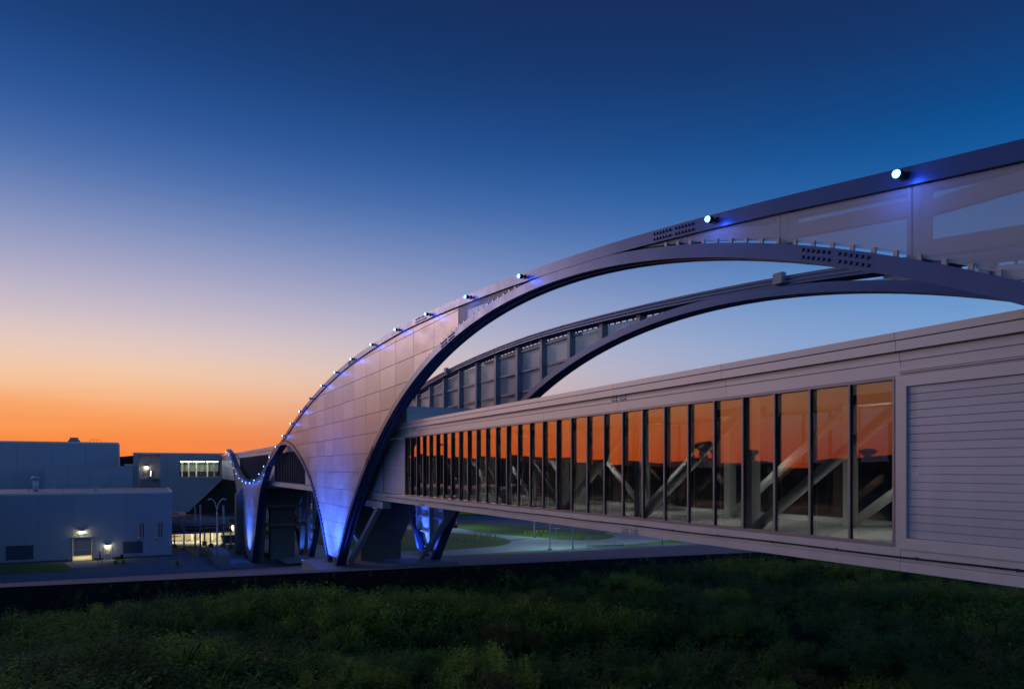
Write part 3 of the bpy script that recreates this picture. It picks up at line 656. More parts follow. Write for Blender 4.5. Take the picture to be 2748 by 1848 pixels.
def wall_lamp(x, zz, par, y=139.0, e=60, wd=.34, lbl=''):
    MB().prism([(y, zz + .28), (y - .3, zz + .10), (y - .3, zz + .03), (y, zz + .03)], 'x', x - wd / 2, x + wd / 2).build('wall_lamp', M['black'], par)
    MB().box(x - wd / 2 + .03, y - .27, zz - .04, x + wd / 2 - .03, y - .03, zz + .028).build('lamp_lens', M['lamp_warm'], par)
    light('lamp_glow', 'POINT', (x, y - .30, zz - .18), e, (1, .86, .50), None, .12)
wall_lamp(-10.04, 4.95, b1, e=60, wd=.55); wall_lamp(-6.28, 2.40, b1, e=45, wd=.42)
MB().lathe([(.05, 0), (.05, .2)], (-3.2, 138.9, 7.3), 8).build('camera_mount', M['white'], b1)

# things on its roof
st = empty('roof_stack', (-18.1, 152, H1), 'round capped exhaust stack braced on the low roof', 'vent stack')
MB().lathe([(.44, 0), (.44, 1.75), (.40, 1.8), (.46, 1.82), (.50, 1.9)], (-18.1, 152, H1), 16).build('shaft', M['white'], st, True)
MB().lathe([(.46, 1.9), (.62, 2.05), (.62, 2.35), (.5, 2.42)], (-18.1, 152, H1), 16).build('hood', M['steel'], st, True)
MB().lathe([(.78, 2.42), (.74, 2.5), (.35, 2.68), (.03, 2.74)], (-18.1, 152, H1), 16).build('cap', M['white'], st, True)
for dx, dy in ((1.2, 0), (-1.2, 0), (0, 1.2), (0, -1.0)): MB().tube([(-18.1 + dx, 152 + dy, H1), (-18.1 + dx * .35, 152 + dy * .35, H1 + .9)], .03, 6).build('brace', M['dark'], st)
ra = empty('roof_railing', (-9, 149, H1), 'thin pipe guard railing along the low roof', 'railing')
for i in range(9): MB().tube([(-15.2 + 1.6 * i, 149, H1), (-15.2 + 1.6 * i, 149, H1 + 1.05)], .03, 6).build('post', M['steel'], ra)
for h in (.55, 1.05): MB().tube([(-15.2, 149, H1 + h), (-2.4, 149, H1 + h)], .025, 6).build('rail', M['steel'], ra)
for x in (-15.2, -2.4):
    for h in (.55, 1.05): MB().tube([(x, 149, H1 + h), (x, 153, H1 + h)], .025, 6).build('rail', M['steel'], ra)
rv = empty('roof_vent', (-8.9, 152, H1), 'small hooded vent beside the roof railing', 'vent')
MB().box(-9.2, 151.7, H1, -8.6, 152.3, H1 + .55).build('vent_box', M['white'], rv); MB().box(-9.35, 151.55, H1 + .62, -8.45, 152.45, H1 + .8).build('hood', M['white'], rv)
MB().box(-9.1, 151.8, H1 + .55, -8.7, 152.2, H1 + .62).build('vent_neck', M['dark'], rv)

# ------------------------------------------------------------------ tall plant behind it and the mid block
b0 = empty('tall_plant_building', (-60, 215, 0), 'tall windowless plant building at the far left with a level parapet', 'building')
e0 = list(np.arange(-37.2, -7.1, 7.5)); e0[-1] = -7.2
for i in range(len(e0) - 1): MB().box(e0[i] + .02, 215, 0, e0[i + 1] - .02, 215.2, 22.0).build('wall_panel', M['bwall'], b0)
MB().box(-37.1, 215.21, .1, -7.45, 215.5, 21.39).build('inner_wall', M['bwall'], b0)
MB().box(-37.2, 214.95, 22.003, -7.2, 215.3, 22.45).build('parapet', M['fascia'], b0)
MB().box(-7.4, 215.2, 0, -7.2, 224, 22.2).build('side_wall', M['bwall'], b0); MB().box(-37.2, 215.21, 21.4, -7.41, 224, 21.9).build('roof', M['roof'], b0)
wg = empty('plant_wing', (-66, 216, 0), 'lower dark wing of the tall plant left of the view, mirrored in the bridge windows', 'building')
for i in range(8): MB().box(-96 + 7.3 * i + .03, 216, 0, -96 + 7.3 * (i + 1) - .03, 216.3, 19.2).build('wall_panel', M['soffit'], wg)
MB().box(-96, 215.9, 19.2, -37.5, 240, 19.6).build('roof', M['soffit'], wg)
hd = empty('roof_hood', (-17.5, 216, 21.9), 'trapezoid ventilator hood on the tall plant roof', 'ventilator')
MB().prism([(-19.2, 21.9), (-15.6, 21.9), (-16.7, 23.5), (-18.2, 23.5)], 'y', 216, 218.5).build('hood', M['steel'], hd); MB().box(-18.35, 215.9, 23.5, -16.55, 218.6, 23.6).build('hood_cap', M['steel'], hd)
rr = empty('roof_guard', (-12.6, 216, 21.9), 'short rusty guard rail on the tall plant roof', 'railing')
for x in (-13.7, -12.9, -12.2, -11.4): MB().tube([(x, 216, 21.9), (x, 216, 23.15)], .04, 6).build('post', M['orange'], rr)
MB().tube([(-13.7, 216, 23.15), (-11.4, 216, 23.15)], .04, 6).build('rail', M['orange'], rr)
bm = empty('annex_block', (-12, 196, 0), 'lower blank annex in front of the tall plant building', 'building')
for i in range(4): MB().box(-21.6 + 4.5 * i + .02, 196, 0, -21.6 + 4.5 * (i + 1) - .02, 196.2, 15.9).build('wall_panel', M['bwall'], bm)
MB().box(-21.6, 195.96, 15.9, -3.62, 214.9, 16.15).build('roof', M['roof'], bm); MB().box(-21.6, 196.2, 0, -21.4, 214.9, 15.9).build('side_wall', M['bwall'], bm)
bk = MB().box(-7.1, 262, 0, -3.0, 285, 16.6); bkr = empty('back_shed', (-5, 262, 0), 'flat pale roof edge glimpsed between the tall plant and the office block', 'building')
bk.build('wall', M['bwall2'], bkr); MB().box(-7.15, 261.8, 16.6, -2.9, 285.1, 17.0).build('roof_edge', M['white'], bkr)
# stacks farther along the tall roof and a side plant with big ventilators, seen mirrored in the bridge windows
for i, (x, h, l) in enumerate([(-54, 4.4, 'taller'), (-42, 3.2, 'shorter')]):
    v_ = empty('roof_flue', (x, 222, 19.6), '%s capped flue on the dark plant wing, mirrored in the bridge windows' % l, 'flue', 'flues on the plant wing')
    MB().lathe([(.5, 0), (.5, h * .8)], (x, 222, 19.6), 12).build('shaft', M['dark'], v_, True); MB().lathe([(.85, h * .8), (.85, h * .92), (.2, h)], (x, 222, 19.6), 12).build('cap', M['dark'], v_, True)
sp_ = empty('side_plant', (-90, 110, 0), 'long dark side plant left of the view, mirrored in the bridge windows', 'building')
for i in range(14): MB().box(-150 + 8.3 * i + .03, 110, 0, -150 + 8.3 * (i + 1) - .03, 110.3, 16.6).build('wall_panel', M['soffit'], sp_)
MB().box(-150, 109.9, 16.6, -33.8, 131, 17.0).build('roof', M['soffit'], sp_); MB().box(-34.1, 110.3, 0, -33.8, 131, 16.6).build('side_wall', M['soffit'], sp_)
for i, (x, r, h, l) in enumerate([(-66, 2.1, 3.5, 'largest'), (-69, 1.2, 2.2, 'squat'), (-81, 1.3, 2.6, 'middle'), (-121, 1.9, 3.0, 'farthest left'), (-116, 1.2, 1.7, 'low')]):
    v_ = empty('hooded_ventilator', (x, 112, 17), '%s hooded ventilator on the side plant, mirrored in the windows' % l, 'ventilator', 'ventilators on the side plant')
    MB().lathe([(r * .45, 0), (r * .45, h * .45)], (x, 112, 17), 14).build('neck', M['dark'], v_, True); MB().lathe([(r * .5, h * .45), (r, h * .72), (r * .98, h * .86), (r * .55, h)], (x, 112, 17), 14).build('hood', M['dark'], v_, True)

# ------------------------------------------------------------------ office block at the far end of the bridge
b2 = empty('office_block', (7, 198, 0), 'grey panelled office block with one wide lit window at the far end of the bridge', 'building')
def pnl(pts, y=198.0, m='bwall2', nm='wall_panel', th=.2): return MB().prism(pts, 'y', y, y + th).build(nm, M[m], b2)
g_ = .02
def rect(x0, z0, x1, z1): return [(x0 + g_, z0 + g_), (x1 - g_, z0 + g_), (x1 - g_, z1 - g_), (x0 + g_, z1 - g_)]
pnl(rect(-3.5, 0, -2.28, 19.2))
for x0, x1 in ((-2.28, 0), (0, 2.43)): pnl(rect(x0, 4.5, x1, 19.2), 201.2)
MB().box(2.44, 198.2, 4.5, 2.6, 201.2, 19.15).build('return_wall', M['bwall2'], b2); MB().box(-2.45, 198.2, 4.5, -2.29, 201.2, 19.15).build('return_wall', M['bwall2'], b2)
pnl(rect(2.43, 4.5, 4.2, 19.2)); pnl(rect(4.2, 4.5, 6.93, 19.2))
pnl(rect(6.93, 17.55, 11.68, 19.2)); pnl(rect(11.68, 17.55, 16.74, 19.2))
def cz(x): return 5.13 + (x - 9.33) * (12.78 - 5.13) / (16.74 - 9.33)
pnl([(6.95, 4.52), (8.7, 4.52), (11.66, cz(11.66)), (11.66, 13.45), (6.95, 13.45)]); pnl([(11.7, cz(11.7)), (16.72, cz(16.72)), (16.72, 13.45), (11.7, 13.45)])
pnl(rect(16.27, 13.47, 16.74, 17.53))
MB().box(-3.55, 197.9, 19.2, 17.4, 215, 19.5).build('roof', M['fascia'], b2)
MB().bar((16.74, 197.93, 12.7), (8.7, 197.93, 4.45), .14, .14).build('sloped_trim', M['fascia'], b2)
# lit room behind the window
MB().box(6.95, 206, 13.3, 16.6, 206.2, 17.7).build('room_wall', M['beige'], b2); MB().box(6.95, 198.22, 13.3, 16.6, 206, 13.44).build('room_floor', M['floor'], b2)
MB().box(6.95, 198.22, 17.52, 16.6, 206, 17.7).build('room_ceiling', M['inner'], b2)
for x in (7.5, 9.1, 10.9, 13.6, 15.3): MB().box(x, 203.4, 13.44, x + .3, 203.7, 17.52).build('room_column', M['white'], b2)
for k, y in enumerate((199.6, 201.2, 203.0)):
    for x0 in (7.2, 10.3, 13.4): MB().box(x0, y, 17.30 - .0 * k, x0 + 2.7, y + .12, 17.40).build('room_light', M['lamp_cool'], b2)
MB().box(6.98, 204.4, 13.44, 16.5, 204.6, 14.8).build('room_partition', M['dark'], b2)
light('room_fill', 'AREA', (11.7, 201.8, 17.2), 120, (1, .97, .78), None, size=(8, 4), aim=(11.7, 201.8, 13))
for i in range(9):
    x = 6.95 + i * (16.25 - 6.95) / 8; MB().box(x - .06, 197.98, 13.46, x + .06, 198.12, 17.54).build('mullion', M['dark'], b2)
for i in range(8):
    x0 = 6.95 + i * (16.25 - 6.95) / 8; MB().box(x0 + .06, 198.04, 13.5, x0 + (16.25 - 6.95) / 8 - .06, 198.055, 17.5).build('pane', M['clear'], b2)
MB().box(6.9, 197.97, 16.55, 16.3, 198.1, 16.68).build('transom', M['dark'], b2)
# recess with a lamp, a door and a landing
wall_lamp(-.6, 16.0, b2, 201.2, 50, .5)
MB().box(-.1, 201.10, 13.1, .75, 201.18, 15.2).build('door', M['dark'], b2); MB().box(.25, 201.08, 13.6, .5, 201.098, 15.0).build('door_glass', M['tube'], b2)
MB().box(-1.2, 198.4, 12.95, 2.2, 201.18, 13.08).build('landing', M['steel'], b2)
for h in (13.5, 14.1): MB().tube([(-1.2, 198.45, h), (2.2, 198.45, h)], .04, 6).build('rail', M['steel'], b2)
for x in (-1.2, .5, 2.2): MB().tube([(x, 198.45, 8.0), (x, 198.45, 14.1)], .06, 6).build('landing_post', M['steel'], b2)
for i in range(14): MB().box(-.6 + i * .16, 197.2 , 12.8 - i * .3, .6 + i * .16, 197.7, 12.86 - i * .3).build('stair_tread', M['steel'], b2)
# undercroft: lit ground floor set forward under a dark canopy
MB().box(8.5, 204, 3.6, 24, 204.2, 13.2).build('recess_wall', M['dark'], b2)
MB().box(3.7, 161, 3.5, 24, 204, 3.7).build('canopy', M['soffit'], b2)
MB().box(3.7, 171, -.6, 14.3, 171.2, 3.5).build('back_wall', M['beige'], b2)
MB().box(14.5, 175, -.6, 22, 175.2, 4.4).build('back_wall', M['beige'], b2); MB().box(14.31, 171, -.6, 14.49, 175, 3.5).build('partition', M['beige'], b2)
MB().box(17.9, 164, -.6, 18.1, 175, 4.4).build('partition', M['beige'], b2)
MB().box(15.1, 174.9, 1.2, 15.5, 174.98, 3.3).build('lit_window', M['tube'], b2); MB().box(16.7, 174.9, 1.2, 17.3, 174.98, 3.3).build('lit_window', M['tube'], b2); MB().box(15.5, 174.88, 1.5, 16.5, 174.95, 2.9).build('window_panel', M['dark'], b2)
MB().box(3.9, 170.9, .62, 6.2, 170.98, .86).build('red_band', M['orange'], b2)
for x in (8.2, 10.0, 12.2): MB().box(x, 169.6, -.5, x + .35, 169.95, 3.5).build('undercroft_column', M['white'], b2)
for x, y in ((7, 166.2), (8.6, 168)): MB().box(x, y, -.45, x + 1.6, y + 1.0, -.2).build('pallet', M['white'], b2)
for x in (4.5, 7.5, 10.5, 13.2, 16): MB().box(x, 164.5, 3.40, x + .7, 165.1, 3.498).build('ceiling_lamp', M['lamp_warm'], b2)
for x, y, e in ((4.8, 164.8, 300), (7.8, 164.8, 260), (10.8, 164.8, 260), (13.5, 164.8, 260), (16.3, 166.5, 260)): light('undercroft_glow', 'AREA', (x, y, 3.36), e, (1, .84, .46), None, size=(1.2, 1.2), aim=(x, y + 1.2, 0))

# pipe rack standing in front of the undercroft
pr = empty('pipe_rack', (9, 156, -.3), 'steel pipe rack on slim columns beside the low warehouse', 'pipe rack')
for x, y, zt in ((4.5, 156.5, 3.4), (5.95, 149.2, 4.6), (10.3, 160.7, 3.4), (11.1, 155.4, 3.4), (13.4, 154.5, 4.8), (14.6, 152, 4.0)):
    MB().box(x - .13, y - .13, -.3, x + .13, y + .13, zt).build('column', M['steel'], pr); MB().box(x - .4, y - .4, -.6, x + .4, y + .4, .35).build('pedestal', M['concrete'], pr)
for y in (149.2, 155.5, 160.7): MB().box(3.8, y - .15, 3.0, 14.6, y + .15, 3.35).build('beam', M['steel'], pr)
MB().box(3.8, 149, 3.36, 14.6, 161, 3.44).build('deck', M['dark'], pr)
for i, y in enumerate((149.5, 150.4, 151.6, 153.2, 155, 157.4)): MB().tube([(3.7, y, 4.5 - .1 * (i % 3)), (14.5, y, 4.5 - .1 * (i % 3))], .25 + .12 * (i % 2), 10).build('pipe', M['pipe'], pr, True)
for y in (150, 156): MB().box(3.8, y, 5.0, 14.2, y + .25, 5.3).build('beam', M['steel'], pr)
MB().tube([(3.7, 148.6, 7.0), (5.0, 148.6, 6.9), (5.5, 148.6, 6.2), (5.5, 148.6, 4.4), (5.9, 148.6, 3.5), (7.2, 148.6, 3.2)], .12, 8).build('bent_pipe', M['pipe'], pr, True)
for i, (x, y, h) in enumerate(((8.06, 152, 8.0), (8.86, 150.2, 8.5), (13.0, 149.5, 8.3))):
    tag(MB().tube([(x, y, -.4), (x, y, h)], .16, 10).build('mast', M['pole'], None, True), '%s of three plain pale masts standing by the pipe rack' % ('leftmost', 'middle', 'rightmost')[i], 'mast', 'masts by the pipe rack')
tk = empty('skip_container', (15, 158, 0), 'grey waste skip under the lit undercroft', 'skip')
MB().prism([(13.9, -.3), (16.6, -.3), (17.0, 1.4), (13.5, 1.4)], 'y', 160, 162).build('bin', M['louver'], tk); MB().box(13.4, 159.9, 1.4, 17.1, 162.1, 1.5).build('rim', M['steel'], tk)

# ------------------------------------------------------------------ small things in the yard
BOL = MB().lathe([(.085, 0), (.085, 1.0), (.07, 1.07), (.03, 1.1)], (0, 0, 0), 10).mesh('bollard', M['yellow'], True)
REDB = MB().lathe([(.085, 0), (.085, .9), (.07, .97), (.03, 1.0)], (0, 0, 0), 10).mesh('red_bollard', M['red'], True)
def bollard(x, y, zz, label, group, s=1.0, me=None):
    o = link('bollard', me or BOL, None, (x, y, zz)); o.scale = (s, s, s); tag(o, label, 'bollard', group)
bollard(-11.7, 137.6, 0, 'yellow bollard left of the roll-up door', 'bollards at the roll-up door', 1.15)
bollard(-8.35, 137.6, 0, 'yellow bollard right of the roll-up door', 'bollards at the roll-up door', 1.25)
for (x, y), l in zip(((3.18, 125.1), (3.43, 124.3), (4.45, 124.9), (4.82, 123.5)), ('leftmost', 'second', 'third', 'rightmost')):
    bollard(x, y, -.05, '%s of four yellow bollards round the red hydrant' % l, 'bollards round the hydrant')
for i, (x, y) in enumerate(((6.69, 140.8), (6.89, 139.4), (7.33, 138.2), (7.61, 136.6), (9.3, 139.5), (9.6, 140.8), (9.95, 138.2), (10.4, 141))):
    bollard(x, y, -.35, 'yellow bollard in the cluster below the pipe rack, %s from the left' % ORD[i], 'bollards below the pipe rack', 1.25)
for (x, y), l in zip(((8.1, 137.6), (8.5, 138), (8.9, 137.5)), ('left', 'middle', 'right')): bollard(x, y, -.35, '%s one of three dark red bollards below the pipe rack' % l, 'red bollards below the pipe rack', 1.0, REDB)
hy = empty('fire_hydrant', (3.99, 124.3, 0), 'red fire hydrant between yellow bollards in the yard', 'hydrant')
MB().lathe([(.17, 0), (.17, .06), (.11, .08), (.11, .5), (.16, .52), (.16, .58), (.12, .6), (.12, .72), (.03, .8)], (3.99, 124.3, 0), 12).build('barrel', M['red'], hy, True)
for dx in (-1, 1): MB().tube([(3.99 + dx * .1, 124.3, .55), (3.99 + dx * .22, 124.3, .55)], .06, 8).build('nozzle', M['red'], hy, True)
tag(MB().tube([(3.0, 134.9, .10), (4.6, 135.6, .10)], .1, 8).build('kerb_block', M['pad']), 'pale kerb stop at the warehouse corner', 'kerb stop')

# twin-arm lamp post
lp = empty('lamp_post', (9.67, 122.2, -.4), 'tall twin-armed street lamp post left of the far V-shaped leg', 'lamp post')
MB().tube([(9.67, 122.2, -.4), (9.67, 122.2, 8.6)], [.17, .11], 10).build('pole', M['pole'], lp, True)
for s in (-1, 1):
    dx, dy = .89 * s, -.456 * s
    P = [(0, 8.4), (.06, 9.1), (.22, 9.8), (.46, 10.3), (.72, 10.58), (.9, 10.64)]
    MB().tube([(9.67 + dx * a, 122.2 + dy * a, h) for a, h in P], [.10, .09, .08, .07, .06, .06], 8).build('arm', M['pole'], lp, True)
    a0, a1 = .85, 1.5
    MB().tube([(9.67 + dx * a, 122.2 + dy * a, h) for a, h in ((a0, 10.65), (a0 + .2, 10.66), (a1 - .15, 10.57), (a1, 10.5))], [.06, .12, .12, .04], 8).build('lamp_head', M['pole'], lp, True)
MB().box(9.4, 121.9, -.5, 9.94, 122.5, -.15).build('base', M['concrete'], lp)

# utility cart
ct = None; ct = empty('utility_cart', (-4.3, 132.7, 0), 'small yellow and black utility cart parked by the lit door', 'cart')
cx, cy = -4.3, 132.7
MB().prism([(cx - 1.3, .45), (cx - 1.3, .8), (cx - .7, .95), (cx + .9, .95), (cx + 1.3, .85), (cx + 1.3, .45)], 'y', cy - .6, cy + .6).build('body', M['yellow'], ct)
MB().box(cx - 1.1, cy - .55, .95, cx + .9, cy + .55, 1.35).build('cargo_box', M['black'], ct); MB().box(cx + .2, cy - .5, 1.36, cx + .8, cy + .5, 1.75).build('seat', M['black'], ct)
for dx in (-.85, .85):
    for dy in (-.6, .6):
        wv = MB().lathe([(.28, -.1), (.33, -.06), (.33, .06), (.28, .1)], (cx + dx, cy + dy, .33), 14, 'y').build('wheel', M['rubber'], ct, True); MB().lathe([(.14, -.12), (.14, .12)], (cx + dx, cy + dy, .33), 10, 'y').build('rim', M['steel'], wv)
MB().tube([(cx - 1.15, cy - .4, .9), (cx - 1.2, cy - .4, 2.3)], .02, 6).build('whip_aerial', M['steel'], ct)
for dy in (-.35, .35): MB().box(cx - 1.33, cy + dy - .1, .6, cx - 1.301, cy + dy + .1, .75).build('headlight', M['lens_off'], ct)

ct.scale = (.68, .85, .78)
# person walking past the roll-up door
def person(loc, rz):
    J = {'pelvis': (0, 0, .93), 'waist': (0, .01, 1.08), 'chest': (0, .0, 1.30), 'neck': (0, .01, 1.50), 'head0': (0, .02, 1.58), 'head': (0, .03, 1.68), 'crown': (0, .02, 1.76),
         'hl': (-.10, 0, .90), 'kl': (-.11, .24, .50), 'al': (-.11, .30, .09), 'tl': (-.11, .45, .04), 'hr': (.10, 0, .90), 'kr': (.11, -.06, .48), 'ar': (.11, -.38, .15), 'tr': (.11, -.26, .04),
         'sl': (-.19, 0, 1.42), 'el': (-.25, -.10, 1.14), 'wl': (-.24, -.02, .88), 'fl': (-.235, .02, .78), 'sr': (.19, 0, 1.42), 'er': (.25, -.02, 1.13), 'wr': (.24, .14, .90), 'fr': (.235, .19, .82)}
    rad = dict(pelvis=.15, waist=.14, chest=.165, neck=.06, head0=.075, head=.095, crown=.06, hl=.10, kl=.065, al=.045, tl=.035, hr=.10, kr=.065, ar=.045, tr=.035, sl=.07, el=.05, wl=.036, fl=.03, sr=.07, er=.05, wr=.036, fr=.03)
    E = [('pelvis', 'waist'), ('waist', 'chest'), ('chest', 'neck'), ('neck', 'head0'), ('head0', 'head'), ('head', 'crown'), ('pelvis', 'hl'), ('hl', 'kl'), ('kl', 'al'), ('al', 'tl'), ('pelvis', 'hr'), ('hr', 'kr'), ('kr', 'ar'), ('ar', 'tr'),
         ('chest', 'sl'), ('sl', 'el'), ('el', 'wl'), ('wl', 'fl'), ('chest', 'sr'), ('sr', 'er'), ('er', 'wr'), ('wr', 'fr')]
    ks = list(J); me = bpy.data.meshes.new('person'); me.from_pydata([J[k] for k in ks], [(ks.index(a), ks.index(b)) for a, b in E], [])
    o = link('person', me, None, loc); o.rotation_euler.z = rz
    md = o.modifiers.new('skin', 'SKIN'); ly = me.skin_vertices[0] if me.skin_vertices else None
    if ly is None:
        bpy.context.view_layer.objects.active = o; ly = me.skin_vertices[0]
    for i, k in enumerate(ks): ly.data[i].radius = (rad[k], rad[k]); ly.data[i].use_root = (k == 'pelvis')
    sb = o.modifiers.new('sub', 'SUBSURF'); sb.levels = sb.render_levels = 2
    # navy work clothes, skin above the collar and at the hands
    m = bpy.data.materials.new('work_clothes'); m.use_nodes = True; t = m.node_tree; p = t.nodes['Principled BSDF']; p.inputs['Roughness'].default_value = .9
    tcn = t.nodes.new('ShaderNodeTexCoord'); sp = t.nodes.new('ShaderNodeSeparateXYZ'); t.links.new(tcn.outputs['Object'], sp.inputs[0])
    face = math_('MULTIPLY', math_('GREATER_THAN', sp.outputs[2], 1.52, tree=t), math_('LESS_THAN', sp.outputs[2], 1.72, tree=t), tree=t)
    mm = t.nodes.new('ShaderNodeMix'); mm.data_type = 'RGBA'; mm.inputs[6].default_value = (.03, .05, .10, 1); mm.inputs[7].default_value = (.22, .14, .10, 1); t.links.new(face, mm.inputs[0]); t.links.new(mm.outputs[2], p.inputs['Base Color'])
    me.materials.append(m)
    hair = MB().lathe([(.10, 1.69), (.108, 1.74), (.085, 1.80), (.02, 1.83)], (0, .015, 0), 12).build('hair', M['black'], None, True); hair.parent = o
    return tag(o, 'person in dark work clothes walking left past the roll-up door', 'person')
person((-7.2, 134.7, .0), R(78))

# ------------------------------------------------------------------ right-hand side: roads, lamps, bollards
def lamp_pole(x, y, h, label, e=2600):
    r = empty('lamp_pole', (x, y, 0), label, 'lamp pole', 'lamp poles along the road')
    MB().tube([(x, y, 0), (x, y, h)], [.15, .10], 10).build('pole', M['pole'], r, True)
    MB().box(x - .3, y - .3, 0, x + .3, y + .3, .22).build('base', M['pad'], r)
    MB().tube([(x, y, h - .1), (x + .8, y + .4, h + .25)], .05, 6).build('arm', M['pole'], r)
    MB().box(x + .6, y + .2, h + .2, x + 1.4, y + .65, h + .36).build('lamp_head', M['pole'], r); MB().box(x + .75, y + .27, h + .16, x + 1.3, y + .58, h + .198).build('lamp_lens', M['lamp_cool'], r)
    light('road_glow', 'SPOT', (x + 1, y + .42, h + .1), e, (.52, .92, 1.0), None, .2, (x + 1, y + .42, 0), 140, .6)
lamp_pole(71.4, 171, 11.2, 'slim pale lamp pole beside the orange machine', 1900)
lamp_pole(77.4, 139.9, 11.2, 'slim pale lamp pole standing behind the far bollards', 1900)
lamp_pole(68.1, 117.0, 11.2, 'slim pale lamp pole on the near road edge left of the sign', 1900)
lamp_pole(70.5, 112.6, 11.2, 'slim pale lamp pole rising from the gravel edge', 1000)
lamp_pole(91.9, 113.0, 11.2, 'rightmost slim lamp pole beside the dry grass', 1500)
ib = [(59.6, 142.5), (61, 141.2), (61.6, 142.8), (62.3, 141.5), (63.2, 143.4), (63.4, 141.4), (64.6, 143.6), (65.0, 141.6), (66, 143.5), (66.3, 142), (67, 143.6), (67.3, 142.2), (67.64, 143.9), (66.9, 141), (69.4, 143.5), (68.4, 144.5)]
def across(p): return (p[0] * .8899 - p[1] * .4562) / (p[0] * .4562 + p[1] * .8899)
for i, (x, y) in enumerate(sorted(ib, key=across)): bollard(x, y, 0, 'yellow bollard in the double row on the near grass island, %s from the left' % ORD[i], 'bollards on the near grass island', 1.15)
tag(MB().box(60, 141.6, 0, 68.4, 143.2, .1).build('slab', M['pad']), 'thin concrete slab between the bollards on the near grass island', 'slab')
bollard(50.2, 130.5, 0, 'lone yellow bollard on the grass by the far strut', None, 1.25)
for i, (x, y) in enumerate(sorted(((77.0, 143.5), (77.7, 142.2), (78.0, 143.4), (78.7, 142), (79.6, 142.8), (80.2, 143.6), (80.4, 142), (81, 143.4), (81.4, 141.3), (81.7, 142.6)), key=across)):
    bollard(x, y, 0, 'yellow bollard in the row on the far grass bank, %s from the left' % ORD[i], 'bollards on the far grass bank', 1.15)
bollard(84.4, 132, 0, 'left of two yellow bollards near the tip of the far grass bank', None, 1.1); bollard(85.2, 131.6, 0, 'right of two yellow bollards near the tip of the far grass bank', None, 1.0)
tt = empty('tee_post', (80.3, 135.1, 0), 'pale T-shaped service post on the far grass bank', 'post')
MB().tube([(80.3, 135.1, 0), (80.3, 135.1, 2.2)], .06, 8).build('post', M['pole'], tt); MB().box(79.5, 135, 2.2, 81.1, 135.2, 2.36).build('crossbar', M['pole'], tt)
sg = empty('road_sign', (75.8, 115.2, 0), 'small square road sign on a post by the guard rail', 'sign')
MB().tube([(75.8, 115.2, 0), (75.8, 115.2, 2.3)], .045, 8).build('post', M['steel'], sg); MB().box(75.5, 115.1, 1.75, 76.1, 115.14, 2.35).build('sign_plate', M['pole'], sg); MB().box(75.7, 115.08, 1.9, 75.9, 115.098, 2.2).build('sign_symbol', M['louver'], sg)
tag(MB().tube([(83.9, 118.1, 0), (83.9, 118.1, 1.7)], .04, 8).build('marker_post', M['steel']), 'thin marker post on the far side of the guard rail', 'post')
gr = empty('guard_rail', (78.8, 113.8, 0), 'weathered low guard rail between the road and the gravel', 'guard rail')
for i in range(5):
    x, y = 75.2 + 1.8 * i, 114.9 - .45 * i; MB().box(x - .08, y - .08, 0, x + .08, y + .08, .8).build('post', M['wood'], gr)
    if i < 4: MB().bar((x, y - .1, .62), (x + 1.8, y - .55, .62), .06, .26).build('rail', M['wood'], gr)
rm = empty('orange_machine', (70.3, 171.6, 0), 'small orange compact machine parked at the road bend', 'machine')
MB().box(69.2, 170.9, .5, 71.6, 172.2, 1.5).build('body', M['orange'], rm); MB().prism([(69.9, 1.5), (71.2, 1.5), (71.1, 2.7), (70.2, 2.7)], 'y', 171, 172.1).build('cab', M['orange'], rm); MB().box(70.3, 170.95, 1.7, 71.0, 170.999, 2.5).build('windscreen', M['black'], rm)
for dx in (69.6, 71.2):
    for dy in (170.8, 172.3): MB().lathe([(.3, -.12), (.4, -.08), (.4, .08), (.3, .12)], (dx, dy, .4), 12, 'y').build('wheel', M['rubber'], rm, True)
MB().bar((69.2, 171.2, .9), (68.0, 171.2, .4), .1, .15).build('arm', M['orange'], rm); MB().box(67.6, 170.7, .05, 68.1, 172.2, .6).build('bucket', M['orange'], rm)
# long shed beyond the roads
fs_ = empty('far_shed', (85, 230, 0), 'long low blue-grey shed across the road with a few lit windows', 'building')
x = 30.
while x < 130:
    yy = 231 - .12 * (x - 30); MB().prism([(x + .03, yy), (x + 5.97, yy - .72), (x + 5.97, yy + .2), (x + .03, yy + .9)], 'z', .9, 9.5).build('wall_panel', M['bwall'], fs_)
    MB().prism([(x, yy - .05), (x + 6, yy - .77), (x + 6, yy + .2), (x, yy + .9)], 'z', 0, .895).build('plinth', M['yellow'] if x > 80 else M['beige'], fs_); x += 6
MB().prism([(30, 230.5), (132, 218.5), (132, 262), (30, 262)], 'z', 9.5, 9.9).build('roof', M['roof'], fs_)
for x in (45.0, 47.6):
    yy = 231 - .12 * (x - 30); MB().box(x, yy - .12, 3.0, x + 1.5, yy - .04, 3.5).build('window', M['tube'], fs_); MB().box(x, yy - .12, 3.8, x + 1.5, yy - .04, 4.4).build('window', M['tube'], fs_)
cr_ = empty('parked_car', (46.6, 226.5, 0), 'dark car parked before the far shed', 'car')
MB().prism([(44.6, .35), (44.6, .85), (45.4, .95), (46.1, 1.45), (47.6, 1.45), (48.3, .98), (48.9, .9), (48.9, .35)], 'y', 225.6, 227.3).build('body', M['black'], cr_)
for dx in (45.4, 48.1):
    for dy in (225.6, 227.3): MB().lathe([(.25, -.1), (.33, -.08), (.33, .08), (.25, .1)], (dx, dy, .33), 12, 'y').build('wheel', M['rubber'], cr_, True)

